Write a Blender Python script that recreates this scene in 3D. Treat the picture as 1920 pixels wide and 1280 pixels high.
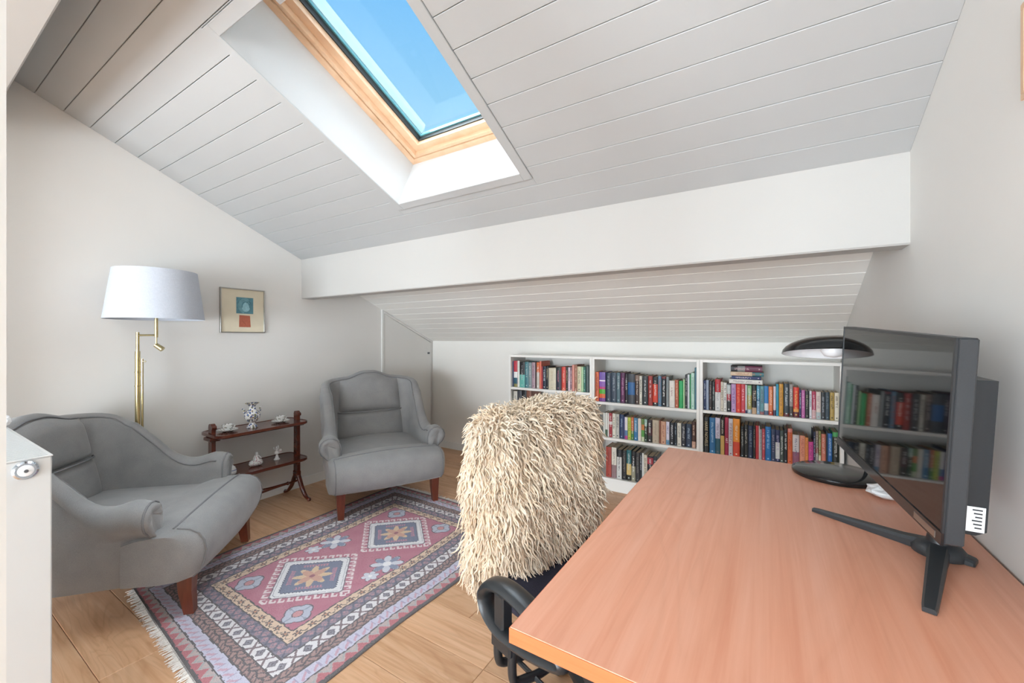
import bpy, bmesh, math, random
import numpy as np
from mathutils import Vector, Matrix

# ------------------------------------------------------------------ camera, sky, lights, exposure
for o in list(bpy.data.objects):
    bpy.data.objects.remove(o)
SC = bpy.context.scene
COL = SC.collection
F_PX, HOR, CAM_H = 761.5, 634.0, 1.21
TH = math.radians(31.93)
ST, CT = math.sin(TH), math.cos(TH)

cam_d = bpy.data.cameras.new('camera')
cam_d.sensor_width = 36.0
cam_d.lens = 36.0 * F_PX / 1920.0
cam_d.shift_y = -(640.0 - HOR) / 1920.0
cam_d.clip_start = 0.02
cam = bpy.data.objects.new('camera', cam_d)
COL.objects.link(cam)
cam.location = (0, 0, CAM_H)
cam.rotation_euler = (math.pi / 2, 0, TH)
SC.camera = cam

SC.view_settings.view_transform = 'Standard'
SC.view_settings.look = 'None'
SC.view_settings.gamma = 1.0
SC.view_settings.exposure = 0.0
SC.view_settings.use_curve_mapping = False

# world: clear blue sky, paler towards the horizon
W = bpy.data.worlds.new('sky')
SC.world = W
W.use_nodes = True
wn, wl = W.node_tree.nodes, W.node_tree.links
wn.clear()
w_out = wn.new('ShaderNodeOutputWorld')
w_bg = wn.new('ShaderNodeBackground')
w_tc = wn.new('ShaderNodeTexCoord')
w_sep = wn.new('ShaderNodeSeparateXYZ')
w_rmp = wn.new('ShaderNodeValToRGB')
wl.new(w_tc.outputs['Generated'], w_sep.inputs[0])
wl.new(w_sep.outputs['Z'], w_rmp.inputs[0])
wl.new(w_rmp.outputs[0], w_bg.inputs[0])
wl.new(w_bg.outputs[0], w_out.inputs[0])
e = w_rmp.color_ramp.elements
e[0].position = 0.0; e[0].color = (0.62, 0.86, 1.0, 1)
e[1].position = 1.0; e[1].color = (0.08, 0.33, 0.86, 1)
m_ = w_rmp.color_ramp.elements.new(0.42); m_.color = (0.42, 0.77, 1.0, 1)
m_ = w_rmp.color_ramp.elements.new(0.66); m_.color = (0.21, 0.57, 1.0, 1)
w_bg.inputs[1].default_value = 1.0

# the sun comes in steeply over the roof from the left and strikes the right-hand skylight reveal
sun_d = bpy.data.lights.new('sun', 'SUN')
sun_d.energy = 80.0
sun_d.angle = math.radians(0.6)
sun_d.color = (1.0, 0.97, 0.92)
sun = bpy.data.objects.new('sun', sun_d)
COL.objects.link(sun)
sun.rotation_euler = Vector((1.5, -0.128, -1.036)).to_track_quat('-Z', 'Y').to_euler()

# added fill light behind the camera, placed at a made-up rear window
def area(name, loc, direction, sx, sy, power, color):
    d = bpy.data.lights.new(name, 'AREA')
    d.shape = 'RECTANGLE'; d.size = sx; d.size_y = sy
    d.energy = power; d.color = color
    o = bpy.data.objects.new(name, d)
    COL.objects.link(o)
    o.location = loc
    o.rotation_euler = Vector(direction).to_track_quat('-Z', 'Y').to_euler()
    return o
area('rear_fill_light', (-1.05, -3.55, 0.90), (0, 1, 0.08), 2.7, 1.5, 325.0, (0.795, 0.905, 1.0))
# second added fill light, under a made-up roof window behind the camera
area('roof_fill_light', (-1.40, -1.55, 3.335), (0, -0.403, -0.915), 3.0, 1.5, 32.0, (0.795, 0.905, 1.0))
# broad soft sun added as fill through the skylight, brighter than the sky
fill_d = bpy.data.lights.new('sky_fill', 'SUN')
fill_d.energy = 31.0
fill_d.angle = math.radians(100)
fill_d.color = (0.88, 0.95, 1.0)
fill_o = bpy.data.objects.new('sky_fill', fill_d)
COL.objects.link(fill_o)
fill_o.rotation_euler = Vector((0.24, 0.05, -1.0)).to_track_quat('-Z', 'Y').to_euler()

# ------------------------------------------------------------------ helpers
def lin(c):
    c = c / 255.0
    return c / 12.92 if c <= 0.04045 else ((c + 0.055) / 1.055) ** 2.4
def rgb(r, g=None, b=None):
    if g is None:
        h = r.lstrip('#'); r, g, b = int(h[0:2], 16), int(h[2:4], 16), int(h[4:6], 16)
    return (lin(r), lin(g), lin(b), 1.0)

def ray(u, v):
    a = (u - 960.0) / F_PX
    return Vector((-ST + CT * a, CT + ST * a, (HOR - v) / F_PX))
def at_y(u, v, y):
    d = ray(u, v); t = y / d.y
    return Vector((d.x * t, y, CAM_H + d.z * t))

def tag(o, label=None, cat=None, group=None, kind=None):
    if label: o['label'] = label
    if cat: o['category'] = cat
    if group: o['group'] = group
    if kind: o['kind'] = kind
    return o
def empty(name, loc=(0, 0, 0), rz=0.0):
    o = bpy.data.objects.new(name, None)
    o.empty_display_size = 0.05
    COL.objects.link(o)
    o.location = loc
    o.rotation_euler = (0, 0, rz)
    return o
def link_mesh(name, me, parent=None):
    o = bpy.data.objects.new(name, me)
    COL.objects.link(o)
    if parent is not None: o.parent = parent
    return o

class MB:
    """collects vertices and faces of ONE mesh object"""
    def __init__(s):
        s.v, s.f, s.m = [], [], []
    def add(s, vs, fs, mi=0):
        b = len(s.v)
        s.v += [tuple(p) for p in vs]
        s.f += [tuple(b + i for i in f) for f in fs]
        s.m += [mi] * len(fs)
        return s
    def box(s, x0, x1, y0, y1, z0, z1, c=0.0, M=None, mi=0):
        if c <= 0:
            vs = [(x, y, z) for x in (x0, x1) for y in (y0, y1) for z in (z0, z1)]
            fs = [(0, 1, 3, 2), (4, 6, 7, 5), (0, 4, 5, 1), (2, 3, 7, 6), (0, 2, 6, 4), (1, 5, 7, 3)]
        else:
            bm = bmesh.new()
            bmesh.ops.create_cube(bm, size=1.0)
            for q in bm.verts:
                q.co = Vector(((x0 + x1) / 2 + q.co.x * (x1 - x0), (y0 + y1) / 2 + q.co.y * (y1 - y0), (z0 + z1) / 2 + q.co.z * (z1 - z0)))
            bmesh.ops.bevel(bm, geom=list(bm.edges), offset=c, segments=1, affect='EDGES', profile=0.5)
            bm.verts.index_update()
            vs = [tuple(q.co) for q in bm.verts]; fs = [tuple(q.index for q in f.verts) for f in bm.faces]
            bm.free()
        if M is not None: vs = [tuple(M @ Vector(p)) for p in vs]
        return s.add(vs, fs, mi)
    def prism(s, poly, axis, a0, a1, mi=0):
        n = len(poly)
        def P(p, a):
            return (a, p[0], p[1]) if axis == 'x' else ((p[0], a, p[1]) if axis == 'y' else (p[0], p[1], a))
        vs = [P(p, a0) for p in poly] + [P(p, a1) for p in poly]
        fs = [tuple(range(n)), tuple(range(2 * n - 1, n - 1, -1))] + [(i, i + n, (i + 1) % n + n, (i + 1) % n) for i in range(n)]
        return s.add(vs, fs, mi)
    def loft(s, secs, closed=True, cap=True, mi=0):
        n = len(secs[0]); vs = [p for q in secs for p in q]; fs = []
        for i in range(len(secs) - 1):
            for j in range(n if closed else n - 1):
                k = (j + 1) % n
                fs.append((i * n + j, i * n + k, (i + 1) * n + k, (i + 1) * n + j))
        if cap and closed:
            fs.append(tuple(range(n - 1, -1, -1)))
            b = (len(secs) - 1) * n
            fs.append(tuple(range(b, b + n)))
        return s.add(vs, fs, mi)
    def tube(s, path, r, n=8, closed=False, flat=1.0, up=None, mi=0):
        P = [Vector(p) for p in path]; m = len(P)
        R = list(r) if hasattr(r, '__len__') else [r] * m
        secs = []; prev = None
        for i in range(m):
            if closed: t = P[(i + 1) % m] - P[i - 1]
            else: t = P[min(i + 1, m - 1)] - P[max(i - 1, 0)]
            t.normalize()
            if up is not None: a = Vector(up)
            else: a = prev if prev is not None else (Vector((0, 0, 1)) if abs(t.z) < 0.9 else Vector((1, 0, 0)))
            a = (a - t * a.dot(t)).normalized(); prev = a
            b = t.cross(a)
            secs.append([P[i] + (a * math.cos(2 * math.pi * k / n) + b * math.sin(2 * math.pi * k / n) * flat) * R[i] for k in range(n)])
        if closed:
            secs.append(secs[0])
            return s.loft(secs, True, False, mi)
        return s.loft(secs, True, True, mi)
    def lathe(s, prof, n=24, c=(0, 0, 0), M=None, mi=0, cap=True):
        secs = []
        for r, z in prof:
            q = [Vector((r * math.cos(2 * math.pi * k / n), r * math.sin(2 * math.pi * k / n), z)) for k in range(n)]
            if M is not None: q = [M @ p for p in q]
            secs.append([p + Vector(c) for p in q])
        return s.loft(secs, True, cap, mi)
    def build(s, name, mats, parent=None, smooth=None, recalc=True):
        me = bpy.data.meshes.new(name)
        me.from_pydata(s.v, [], s.f)
        if not isinstance(mats, (list, tuple)): mats = [mats]
        for q in mats: me.materials.append(q)
        if len(mats) > 1: me.polygons.foreach_set('material_index', s.m)
        if recalc:
            bm = bmesh.new(); bm.from_mesh(me)
            bmesh.ops.recalc_face_normals(bm, faces=list(bm.faces))
            bm.to_mesh(me); bm.free()
        if smooth is not None:
            me.shade_smooth()
            me.set_sharp_from_angle(angle=math.radians(smooth))
        me.update()
        return link_mesh(name, me, parent)

def smoothstep(a, b, x):
    t = max(0.0, min(1.0, (x - a) / (b - a)))
    return t * t * (3 - 2 * t)
def interp(x, pts):
    n = len(pts)
    if x <= pts[0][0]: return pts[0][1]
    if x >= pts[-1][0]: return pts[-1][1]
    def slope(k):
        a, b = pts[max(k - 1, 0)], pts[min(k + 1, n - 1)]
        return (b[1] - a[1]) / (b[0] - a[0])
    for k in range(n - 1):
        (x0, y0), (x1, y1) = pts[k], pts[k + 1]
        if x <= x1:
            h = x1 - x0; t = (x - x0) / h
            return (2 * t ** 3 - 3 * t * t + 1) * y0 + (t ** 3 - 2 * t * t + t) * h * slope(k) + (3 * t * t - 2 * t ** 3) * y1 + (t ** 3 - t * t) * h * slope(k + 1)
def catmull(pts, k=6, closed=False):
    P = [Vector(p) for p in pts]; n = len(P); out = []
    rng = range(n) if closed else range(n - 1)
    for i in rng:
        p0 = P[(i - 1) % n] if closed else P[max(i - 1, 0)]
        p1, p2 = P[i], P[(i + 1) % n]
        p3 = P[(i + 2) % n] if closed else P[min(i + 2, n - 1)]
        for j in range(k):
            t = j / k
            out.append(0.5 * ((2 * p1) + (p2 - p0) * t + (2 * p0 - 5 * p1 + 4 * p2 - p3) * t * t + (3 * p1 - p0 - 3 * p2 + p3) * t ** 3))
    if not closed: out.append(P[-1])
    return out
def copy_tree(o, parent=None):
    c = o.copy(); COL.objects.link(c); c.parent = parent
    for ch in list(o.children): copy_tree(ch, c)
    return c

# ------------------------------------------------------------------ materials
class NT:
    def __init__(s, name):
        s.mat = bpy.data.materials.new(name); s.mat.use_nodes = True
        s.t = s.mat.node_tree; s.n = s.t.nodes; s.l = s.t.links
        s.bsdf = s.n['Principled BSDF']; s.out = s.n['Material Output']
    def node(s, typ, **kw):
        q = s.n.new(typ)
        for k, v in kw.items():
            if k == 'ins':
                for a, b in v.items():
                    if hasattr(b, 'node'): s.l.new(b, q.inputs[a])
                    else: q.inputs[a].default_value = b
            else: setattr(q, k, v)
        return q
    def coord(s, scale=(1, 1, 1), kind='Object', rand=False):
        tc = s.node('ShaderNodeTexCoord'); src = tc.outputs[kind]
        if rand:
            oi = s.node('ShaderNodeObjectInfo')
            ml = s.node('ShaderNodeMath', operation='MULTIPLY', ins={0: oi.outputs['Random'], 1: 37.0})
            ad = s.node('ShaderNodeVectorMath', operation='ADD', ins={0: src, 1: ml.outputs[0]})
            src = ad.outputs[0]
        mp = s.node('ShaderNodeMapping', ins={'Vector': src, 'Scale': scale})
        return mp.outputs[0]
    def noise(s, vec, scale, detail=3.0, rough=0.5, dist=0.0):
        return s.node('ShaderNodeTexNoise', ins={'Vector': vec, 'Scale': scale, 'Detail': detail, 'Roughness': rough, 'Distortion': dist})
    def ramp(s, fac, stops):
        r = s.node('ShaderNodeValToRGB'); s.l.new(fac, r.inputs[0])
        el = r.color_ramp.elements
        el[0].position, el[0].color = stops[0]; el[1].position, el[1].color = stops[-1]
        for p, c in stops[1:-1]:
            q = el.new(p); q.color = c
        return r.outputs[0]
    def mix(s, fac, a, b, mode='MIX'):
        q = s.node('ShaderNodeMix', data_type='RGBA', blend_type=mode)
        for i, v in ((0, fac), (6, a), (7, b)):
            if hasattr(v, 'node'): s.l.new(v, q.inputs[i])
            else: q.inputs[i].default_value = v
        return q.outputs[2]
    def bump(s, h, strength=0.2, dist=0.002):
        b = s.node('ShaderNodeBump', ins={'Height': h, 'Strength': strength, 'Distance': dist})
        s.l.new(b.outputs[0], s.bsdf.inputs['Normal'])
    def base(s, c):
        if hasattr(c, 'node'): s.l.new(c, s.bsdf.inputs['Base Color'])
        else: s.bsdf.inputs['Base Color'].default_value = c
    def set(s, **kw):
        for k, v in kw.items(): s.bsdf.inputs[k.replace('_', ' ')].default_value = v
        return s.mat

def plain(name, c, rough=0.5, metal=0.0, spec=0.5, vary=0.06, scale=18.0, bump=0.0):
    m = NT(name)
    n = m.noise(m.coord(), scale, 4.0)
    c2 = tuple(x * (1 - vary) for x in c[:3]) + (1,)
    c3 = tuple(min(1.0, x * (1 + vary * 0.6)) for x in c[:3]) + (1,)
    m.base(m.ramp(n.outputs[0], [(0.3, c2), (0.7, c3)]))
    if bump: m.bump(n.outputs[0], bump, 0.002)
    return m.set(Roughness=rough, Metallic=metal, Specular_IOR_Level=spec)

def paint(name, c, rough=0.6, tex=0.08):
    m = NT(name)
    co = m.coord()
    n = m.noise(co, 3.0, 3.0); n2 = m.noise(co, 260.0, 2.0)
    m.base(m.ramp(n.outputs[0], [(0.25, tuple(x * 0.975 for x in c[:3]) + (1,)), (0.75, c)]))
    m.bump(n2.outputs[0], tex, 0.001)
    return m.set(Roughness=rough, Specular_IOR_Level=0.3)

M = {}
M['wall'] = paint('warm_white_wall_paint', rgb(229, 227, 223))
M['wall_b'] = paint('knee_wall_brightened', rgb(244, 241, 235))  # wall paint brightened to make up for weak light at the back
M['ceil_b'] = paint('eaves_board_brightened', rgb(243, 240, 234), 0.5)  # whiter eaves boards, brightened further for the light missing beyond the beam
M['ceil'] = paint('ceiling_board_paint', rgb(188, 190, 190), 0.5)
M['groove'] = paint('ceiling_backing', rgb(150, 148, 142))
M['beam'] = paint('beam_paint', rgb(194, 192, 188), 0.5, 0.12)
M['reveal'] = paint('reveal_paint', rgb(206, 206, 205), 0.5)
M['trimw'] = paint('trim_paint', rgb(236, 235, 231), 0.4)
M['shelfw'] = paint('bookcase_white', rgb(246, 244, 239), 0.4, 0.02)
M['shelfback'] = paint('bookcase_back', rgb(236, 234, 228), 0.5, 0.02)
M['radw'] = paint('radiator_enamel', rgb(208, 209, 208), 0.3, 0.02)

def wood(name, stops, scale=(2.2, 26, 26), rough=0.4, rand=True, vary=0.18, ring=None, bump=0.15, coat=0.0, ringmix=0.5):
    m = NT(name)
    co = m.coord(scale, rand=rand)
    n = m.noise(co, 1.0, 6.0, 0.6, 0.6)
    col = m.ramp(n.outputs[0], stops)
    if ring:
        c2 = m.coord(ring, rand=rand)
        w = m.noise(c2, 1.0, 2.0, 0.5, 1.2)
        ww = m.node('ShaderNodeMath', operation='MULTIPLY', ins={0: w.outputs[0], 1: 9.0})
        fr = m.node('ShaderNodeMath', operation='FRACT', ins={0: ww.outputs[0]})
        rr = m.ramp(fr.outputs[0], [(0.0, (0.80, 0.74, 0.68, 1)), (0.25, (1, 1, 1, 1)), (0.8, (1, 1, 1, 1)), (1.0, (0.80, 0.74, 0.68, 1))])
        col = m.mix(ringmix, col, rr, 'MULTIPLY')
    if rand and vary:
        oi = m.node('ShaderNodeObjectInfo')
        v = m.ramp(oi.outputs['Random'], [(0.0, (1 - vary, 1 - vary, 1 - vary * 1.1, 1)), (1.0, (1 + vary * .3, 1 + vary * .3, 1 + vary * .35, 1))])
        col = m.mix(1.0, col, v, 'MULTIPLY')
    m.base(col)
    m.bump(n.outputs[0], bump, 0.001)
    return m.set(Roughness=rough, Coat_Weight=coat, Coat_Roughness=0.15)

M['oak'] = wood('oak_floor', [(0.25, rgb(198, 146, 106)), (0.5, rgb(219, 173, 134)), (0.75, rgb(230, 190, 155))], (1.6, 34, 34), 0.38, True, 0.14, (1.3, 7.5, 7.5))
M['subfloor'] = plain('dark_subfloor', rgb(92, 66, 46), 0.7)
M['cherry'] = wood('cherry_desk', [(0.2, rgb(219, 146, 115)), (0.5, rgb(230, 164, 134)), (0.8, rgb(238, 178, 151))], (46, 1.5, 46), 0.30, False, 0, (4.0, 0.7, 4.0), 0.03, 0.0, 0.2)
M['cherry_edge'] = wood('cherry_edge', [(0.2, rgb(190, 98, 55)), (0.8, rgb(212, 122, 76))], (3, 40, 90), 0.35, False, 0, None, 0.04)
M['mahog'] = wood('mahogany', [(0.2, rgb(58, 24, 17)), (0.5, rgb(92, 41, 28)), (0.8, rgb(118, 58, 40))], (30, 3, 30), 0.22, True, 0.08, None, 0.05, 0.4)
M['legwood'] = wood('chair_leg_wood', [(0.2, rgb(84, 38, 24)), (0.8, rgb(132, 66, 42))], (40, 40, 5), 0.3, True, 0.08, None, 0.05, 0.2)
M['pine'] = wood('pine_frame', [(0.2, rgb(206, 166, 130)), (0.5, rgb(220, 184, 150)), (0.8, rgb(228, 196, 165))], (12, 12, 12), 0.4, True, 0.04, None, 0.05)
M['brass'] = plain('polished_brass', rgb(204, 188, 142), 0.26, 1.0, vary=0.03)
M['chrome'] = plain('chrome', rgb(190, 200, 210), 0.12, 1.0, vary=0.02)
M['cladding'] = plain('grey_green_cladding', rgb(150, 172, 178), 0.4, 0.2)
M['silver'] = plain('brushed_silver', rgb(172, 170, 164), 0.35, 1.0, vary=0.04)
M['blackp'] = plain('black_plastic', rgb(34, 37, 40), 0.38, bump=0.05, scale=400)
M['darkp'] = plain('dark_grey_plastic', rgb(48, 51, 54), 0.42, bump=0.05, scale=400)
M['blackg'] = plain('gloss_black', rgb(26, 28, 30), 0.12)
M['screen'] = plain('screen_glass', rgb(14, 15, 16), 0.04, spec=0.6, vary=0.01)
M['grey_metal'] = plain('grey_metal', rgb(96, 99, 103), 0.4, 0.6)
M['navy'] = plain('navy_upholstery', rgb(40, 42, 60), 0.9, vary=0.25, scale=240, bump=0.3)
M['rubber'] = plain('dark_gasket', rgb(40, 46, 46), 0.6)
M['paper'] = plain('book_paper', rgb(214, 196, 170), 0.8, vary=0.12, scale=300)
M['whitep'] = plain('white_plastic', rgb(236, 237, 238), 0.35)
M['cordb'] = plain('dark_wool', rgb(52, 48, 48), 0.95, vary=0.3, scale=300)
M['fringe'] = plain('cream_yarn', rgb(226, 219, 212), 0.95, vary=0.15, scale=200)
M['blue'] = plain('blue_plastic', rgb(52, 84, 150), 0.4)
M['teal'] = plain('teal_print', rgb(92, 142, 154), 0.6, vary=0.2, scale=60)
M['teal_light'] = plain('pale_teal_print', rgb(150, 196, 206), 0.6, vary=0.15, scale=60)
M['teal_dark'] = plain('dark_teal_print', rgb(58, 96, 108), 0.6)
M['rust'] = plain('rust_print', rgb(178, 100, 76), 0.7, vary=0.12, scale=70)
M['mount'] = plain('cream_mount', rgb(222, 212, 188), 0.7, vary=0.03)

def velvet():
    m = NT('grey_velvet')
    co = m.coord()
    n = m.noise(co, 9.0, 4.0); n2 = m.noise(co, 420.0, 2.0)
    c = m.ramp(n.outputs[0], [(0.3, rgb(147, 147, 147)), (0.7, rgb(163, 162, 161))])
    c = m.mix(0.25, c, m.ramp(n2.outputs[0], [(0.3, rgb(118, 118, 120)), (0.7, rgb(172, 172, 172))]))
    m.base(c); m.bump(n2.outputs[0], 0.25, 0.001)
    return m.set(Roughness=0.85, Sheen_Weight=0.35, Sheen_Roughness=0.4, Specular_IOR_Level=0.2)
M['velvet'] = velvet()
M['welt'] = plain('grey_welting', rgb(134, 134, 136), 0.85, vary=0.1, scale=200)

def shade_fabric():
    m = NT('white_lampshade_fabric')
    co = m.coord((1, 1, 1))
    n = m.noise(m.coord((60, 60, 900)), 1.0, 2.0); n2 = m.noise(m.coord((700, 700, 40)), 1.0, 2.0)
    c = m.mix(0.5, m.ramp(n.outputs[0], [(0.3, rgb(182, 188, 198)), (0.7, rgb(203, 208, 217))]), m.ramp(n2.outputs[0], [(0.3, rgb(182, 188, 198)), (0.7, rgb(203, 208, 217))]))
    m.base(c); m.bump(n.outputs[0], 0.1, 0.001)
    return m.set(Roughness=0.9, Specular_IOR_Level=0.1)
M['shade'] = shade_fabric()

def pane_mat():
    m = NT('window_glass')
    tr = m.node('ShaderNodeBsdfTransparent', ins={'Color': (0.97, 0.99, 1.0, 1)})
    gl = m.node('ShaderNodeBsdfGlossy', ins={'Color': (0.9, 0.95, 1, 1), 'Roughness': 0.02})
    fr = m.node('ShaderNodeFresnel', ins={'IOR': 1.25})
    nz = m.noise(m.coord(), 30.0, 3.0)
    k = m.node('ShaderNodeMath', operation='MULTIPLY', ins={0: fr.outputs[0], 1: 0.8})
    mx = m.node('ShaderNodeMixShader')
    m.l.new(k.outputs[0], mx.inputs[0]); m.l.new(tr.outputs[0], mx.inputs[1]); m.l.new(gl.outputs[0], mx.inputs[2])
    m.l.new(mx.outputs[0], m.out.inputs['Surface'])
    return m.mat
M['pane'] = pane_mat()
M['pane_edge'] = plain('green_glass_edge', rgb(96, 150, 158), 0.1)

def porcelain(name, spots, dens=60.0, thr=0.34):
    m = NT(name)
    co = m.coord()
    v = m.node('ShaderNodeTexVoronoi', ins={'Vector': co, 'Scale': dens})
    n = m.noise(co, dens * 1.5, 2.0)
    sep = m.node('ShaderNodeSeparateColor', ins={0: v.outputs['Color']})
    pal = m.ramp(sep.outputs[0], [(i / max(1, len(spots) - 1), c) for i, c in enumerate(spots)])
    ad = m.node('ShaderNodeMath', operation='MULTIPLY_ADD', ins={0: n.outputs[0], 1: 0.5, 2: v.outputs['Distance']})
    f = m.ramp(ad.outputs[0], [(thr + 0.2, (1, 1, 1, 1)), (thr + 0.26, (0, 0, 0, 1))])
    m.base(m.mix(f, rgb(240, 240, 238), pal))
    return m.set(Roughness=0.15, Coat_Weight=0.3)
M['porc_vase'] = porcelain('painted_porcelain', [rgb(70, 95, 165), rgb(120, 120, 70), rgb(90, 115, 175), rgb(150, 125, 60)], 70, 0.52)
M['porc_cup'] = porcelain('olive_sprig_porcelain', [rgb(90, 88, 50), rgb(70, 66, 45), rgb(140, 130, 80)], 95, 0.36)
M['porc_pink'] = porcelain('pink_porcelain', [rgb(205, 140, 155), rgb(170, 130, 150), rgb(215, 165, 170)], 110, 0.36)
M['porc_blue'] = porcelain('blue_sprig_porcelain', [rgb(90, 110, 165), rgb(190, 150, 160)], 100, 0.14)
M['porc_white'] = plain('white_porcelain', rgb(240, 240, 240), 0.15, vary=0.02)
M['gilt'] = plain('gilt_rim', rgb(150, 135, 80), 0.35, 0.3)

def wool_mat():
    m = NT('sheep_wool')
    co = m.coord()
    n = m.noise(co, 6.0, 3.0); n2 = m.noise(co, 60.0, 2.0)
    c = m.ramp(n.outputs[0], [(0.3, rgb(249, 223, 190)), (0.7, rgb(254, 241, 220))])
    c = m.mix(0.35, c, m.ramp(n2.outputs[0], [(0.3, rgb(244, 214, 178)), (0.7, rgb(255, 249, 240))]))
    m.base(c)
    tl = m.node('ShaderNodeBsdfTranslucent', ins={'Color': c})
    mx = m.node('ShaderNodeMixShader', ins={0: 0.12})
    m.l.new(m.bsdf.outputs[0], mx.inputs[1]); m.l.new(tl.outputs[0], mx.inputs[2])
    m.l.new(mx.outputs[0], m.out.inputs['Surface'])
    return m.set(Roughness=0.75, Sheen_Weight=0.25, Specular_IOR_Level=0.25)
M['wool'] = wool_mat()
M['hide'] = plain('sheep_hide', rgb(240, 222, 196), 0.9)

def attr_mat():
    m = NT('woven_rug')
    a = m.node('ShaderNodeAttribute', attribute_name='weave')
    n = m.noise(m.coord(), 420.0, 2.0)
    c = m.mix(0.22, a.outputs['Color'], m.ramp(n.outputs[0], [(0.3, (0.25, 0.24, 0.24, 1)), (0.7, (0.85, 0.83, 0.82, 1))]))
    m.base(c); m.bump(n.outputs[0], 0.4, 0.002)
    return m.set(Roughness=0.95, Specular_IOR_Level=0.1)
M['rug'] = attr_mat()
_cc = {}
def cover(c, rough=0.45):
    if c not in _cc:
        _cc[c] = plain('book_cover_' + c, rgb(c), rough, vary=0.10, scale=35)
    return _cc[c]

# ------------------------------------------------------------------ the room
XL, XR, YB, YR = -3.215, 0.423, 3.43, -3.60      # left wall, right wall, knee wall, rear wall
SLOPE, Z0 = 0.44, 2.689
PHI = math.atan(SLOPE); CP, SP = math.cos(PHI), math.sin(PHI)
def ceil_z(y): return Z0 - SLOPE * y
def CE(x, s, w):                                  # ceiling coordinates: s down the slope, w out of the roof
    return (x, s * CP + w * SP, Z0 - s * SP + w * CP)
def cbox(mb, x0, x1, s0, s1, w0, w1, c=0.0, mi=0):
    t = MB().box(x0, x1, s0, s1, w0, w1, c)
    mb.add([CE(*p) for p in t.v], t.f, mi)
    return mb
OX0, OX1, OS0, OS1 = -1.770, -0.967, 0.797, 1.768  # skylight opening
S_B = YB / CP
S_R = YR / CP

def struct(name, mb, mat, label, smooth=None):
    o = mb.build(name, mat, None, smooth)
    return tag(o, label, None, None, 'structure')

# floor: dark base with one object for each oak board
floor = struct('floor', MB().box(XL - 0.1, XR + 0.1, YR - 0.1, YB + 0.1, -0.12, -0.014), M['subfloor'], 'wide oak board floor running across the attic room')
rnd = random.Random(5)
PW = 0.19
joint_fix = {0: [-2.0], 3: [-0.874], 4: [-0.874], 5: [-1.0875], 2: [-1.45]}
r0 = int(math.floor((YR - 1.395) / PW)); 
for k in range(r0, int((YB - 1.395) / PW) + 1):
    y0 = 1.395 + PW * k; y1 = min(y0 + PW, YB)
    row = k + 5                                    # row 0 holds y 0.445 to 0.635
    cuts = sorted([c for c in joint_fix.get(row, [])])
    if not cuts:
        cuts = [XL + 0.5 + rnd.random() * 1.6]
    xs = [XL] + cuts
    while xs[-1] + 1.9 < XR: xs.append(xs[-1] + 1.3 + rnd.random() * 0.6)
    if XR - xs[-1] < 0.3 and len(xs) > 2: xs.pop()
    xs.append(XR)
    for a, b in zip(xs, xs[1:]):
        cx, cy = (a + b) / 2, (y0 + y1) / 2
        mb = MB().box(a - cx + 0.0006, b - cx - 0.0006, y0 - cy + 0.0006, y1 - cy - 0.0006, -0.014, 0.0, 0.0016)
        p = mb.build('floor_board', M['oak'], floor)
        p.location = (cx, cy, 0)

# walls
def wall_poly(y0, y1):
    return [(y0, -0.12), (y1, -0.12), (y1, ceil_z(y1) + 0.25), (y0, ceil_z(y0) + 0.25)]
wl_ = struct('wall_left', MB().prism(wall_poly(YR - 0.1, YB + 0.1), 'x', XL - 0.12, XL), M['wall'], 'warm white gable wall on the left')
wr_ = struct('wall_right', MB().prism(wall_poly(YR - 0.1, YB + 0.1), 'x', XR, XR + 0.12), M['wall'], 'warm white gable wall on the right beside the desk')
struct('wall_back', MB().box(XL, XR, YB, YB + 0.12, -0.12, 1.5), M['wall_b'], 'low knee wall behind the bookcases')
struct('wall_rear', MB().box(XL, XR, YR - 0.12, YR, -0.12, 4.6), M['wall'], 'rear wall with added window frame behind the viewpoint')
wf = MB()
for xa, xb in ((XL, -2.90), (-1.02, -0.80)):  # left piece added out of view to keep light off the left wall
    wf.prism([(-0.10, -0.12), (0.096, -0.12), (0.096, ceil_z(0.096) + 0.1), (-0.10, ceil_z(-0.10) + 0.1)], 'x', xa, xb)
struct('wall_front', wf, M['wall'], 'partition wall end at the left border, with an added unseen light-blocking piece')
w2 = empty('added_window_2'); tag(w2, 'added unseen window frame at the rear fill light', None, None, 'structure')  # made-up window, only a frame around the rear fill light
for (a, b, c, d) in ((-3.15, 0.35, 1.67, 1.73), (-3.15, 0.35, 0.08, 0.14), (-3.15, -3.1, 0.14, 1.67), (0.30, 0.35, 0.14, 1.67)):
    MB().box(a, b, YR, YR + 0.03, c, d).build('added_frame', M['trimw'], w2)

w3 = empty('added_window_3'); tag(w3, 'added unseen roof window frame at the roof fill light', None, None, 'structure')  # made-up roof window, only a frame around the roof fill light
for (a, b, c, d) in ((-2.96, 0.16, -2.55, -2.49), (-2.96, 0.16, -0.89, -0.83), (-2.96, -2.90, -2.49, -0.89), (0.10, 0.16, -2.49, -0.89)):
    cbox(MB(), a, b, c, d, -0.02, 0.0).build('added_frame', M['pine'], w3)
# baseboards
struct('baseboard_left', MB().box(XL, XL + 0.012, 0.096, 2.70, 0, 0.072, 0.002), M['trimw'], 'low white skirting board along the left wall')
struct('baseboard_back', MB().box(XL + 0.012, -2.0, YB - 0.012, YB, 0, 0.072, 0.002), M['trimw'], 'low white skirting board below the knee wall')
struct('baseboard_right', MB().box(XR - 0.012, XR, 0.3, 3.14, 0, 0.072, 0.002), M['trimw'], 'low white skirting board along the right wall')

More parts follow.
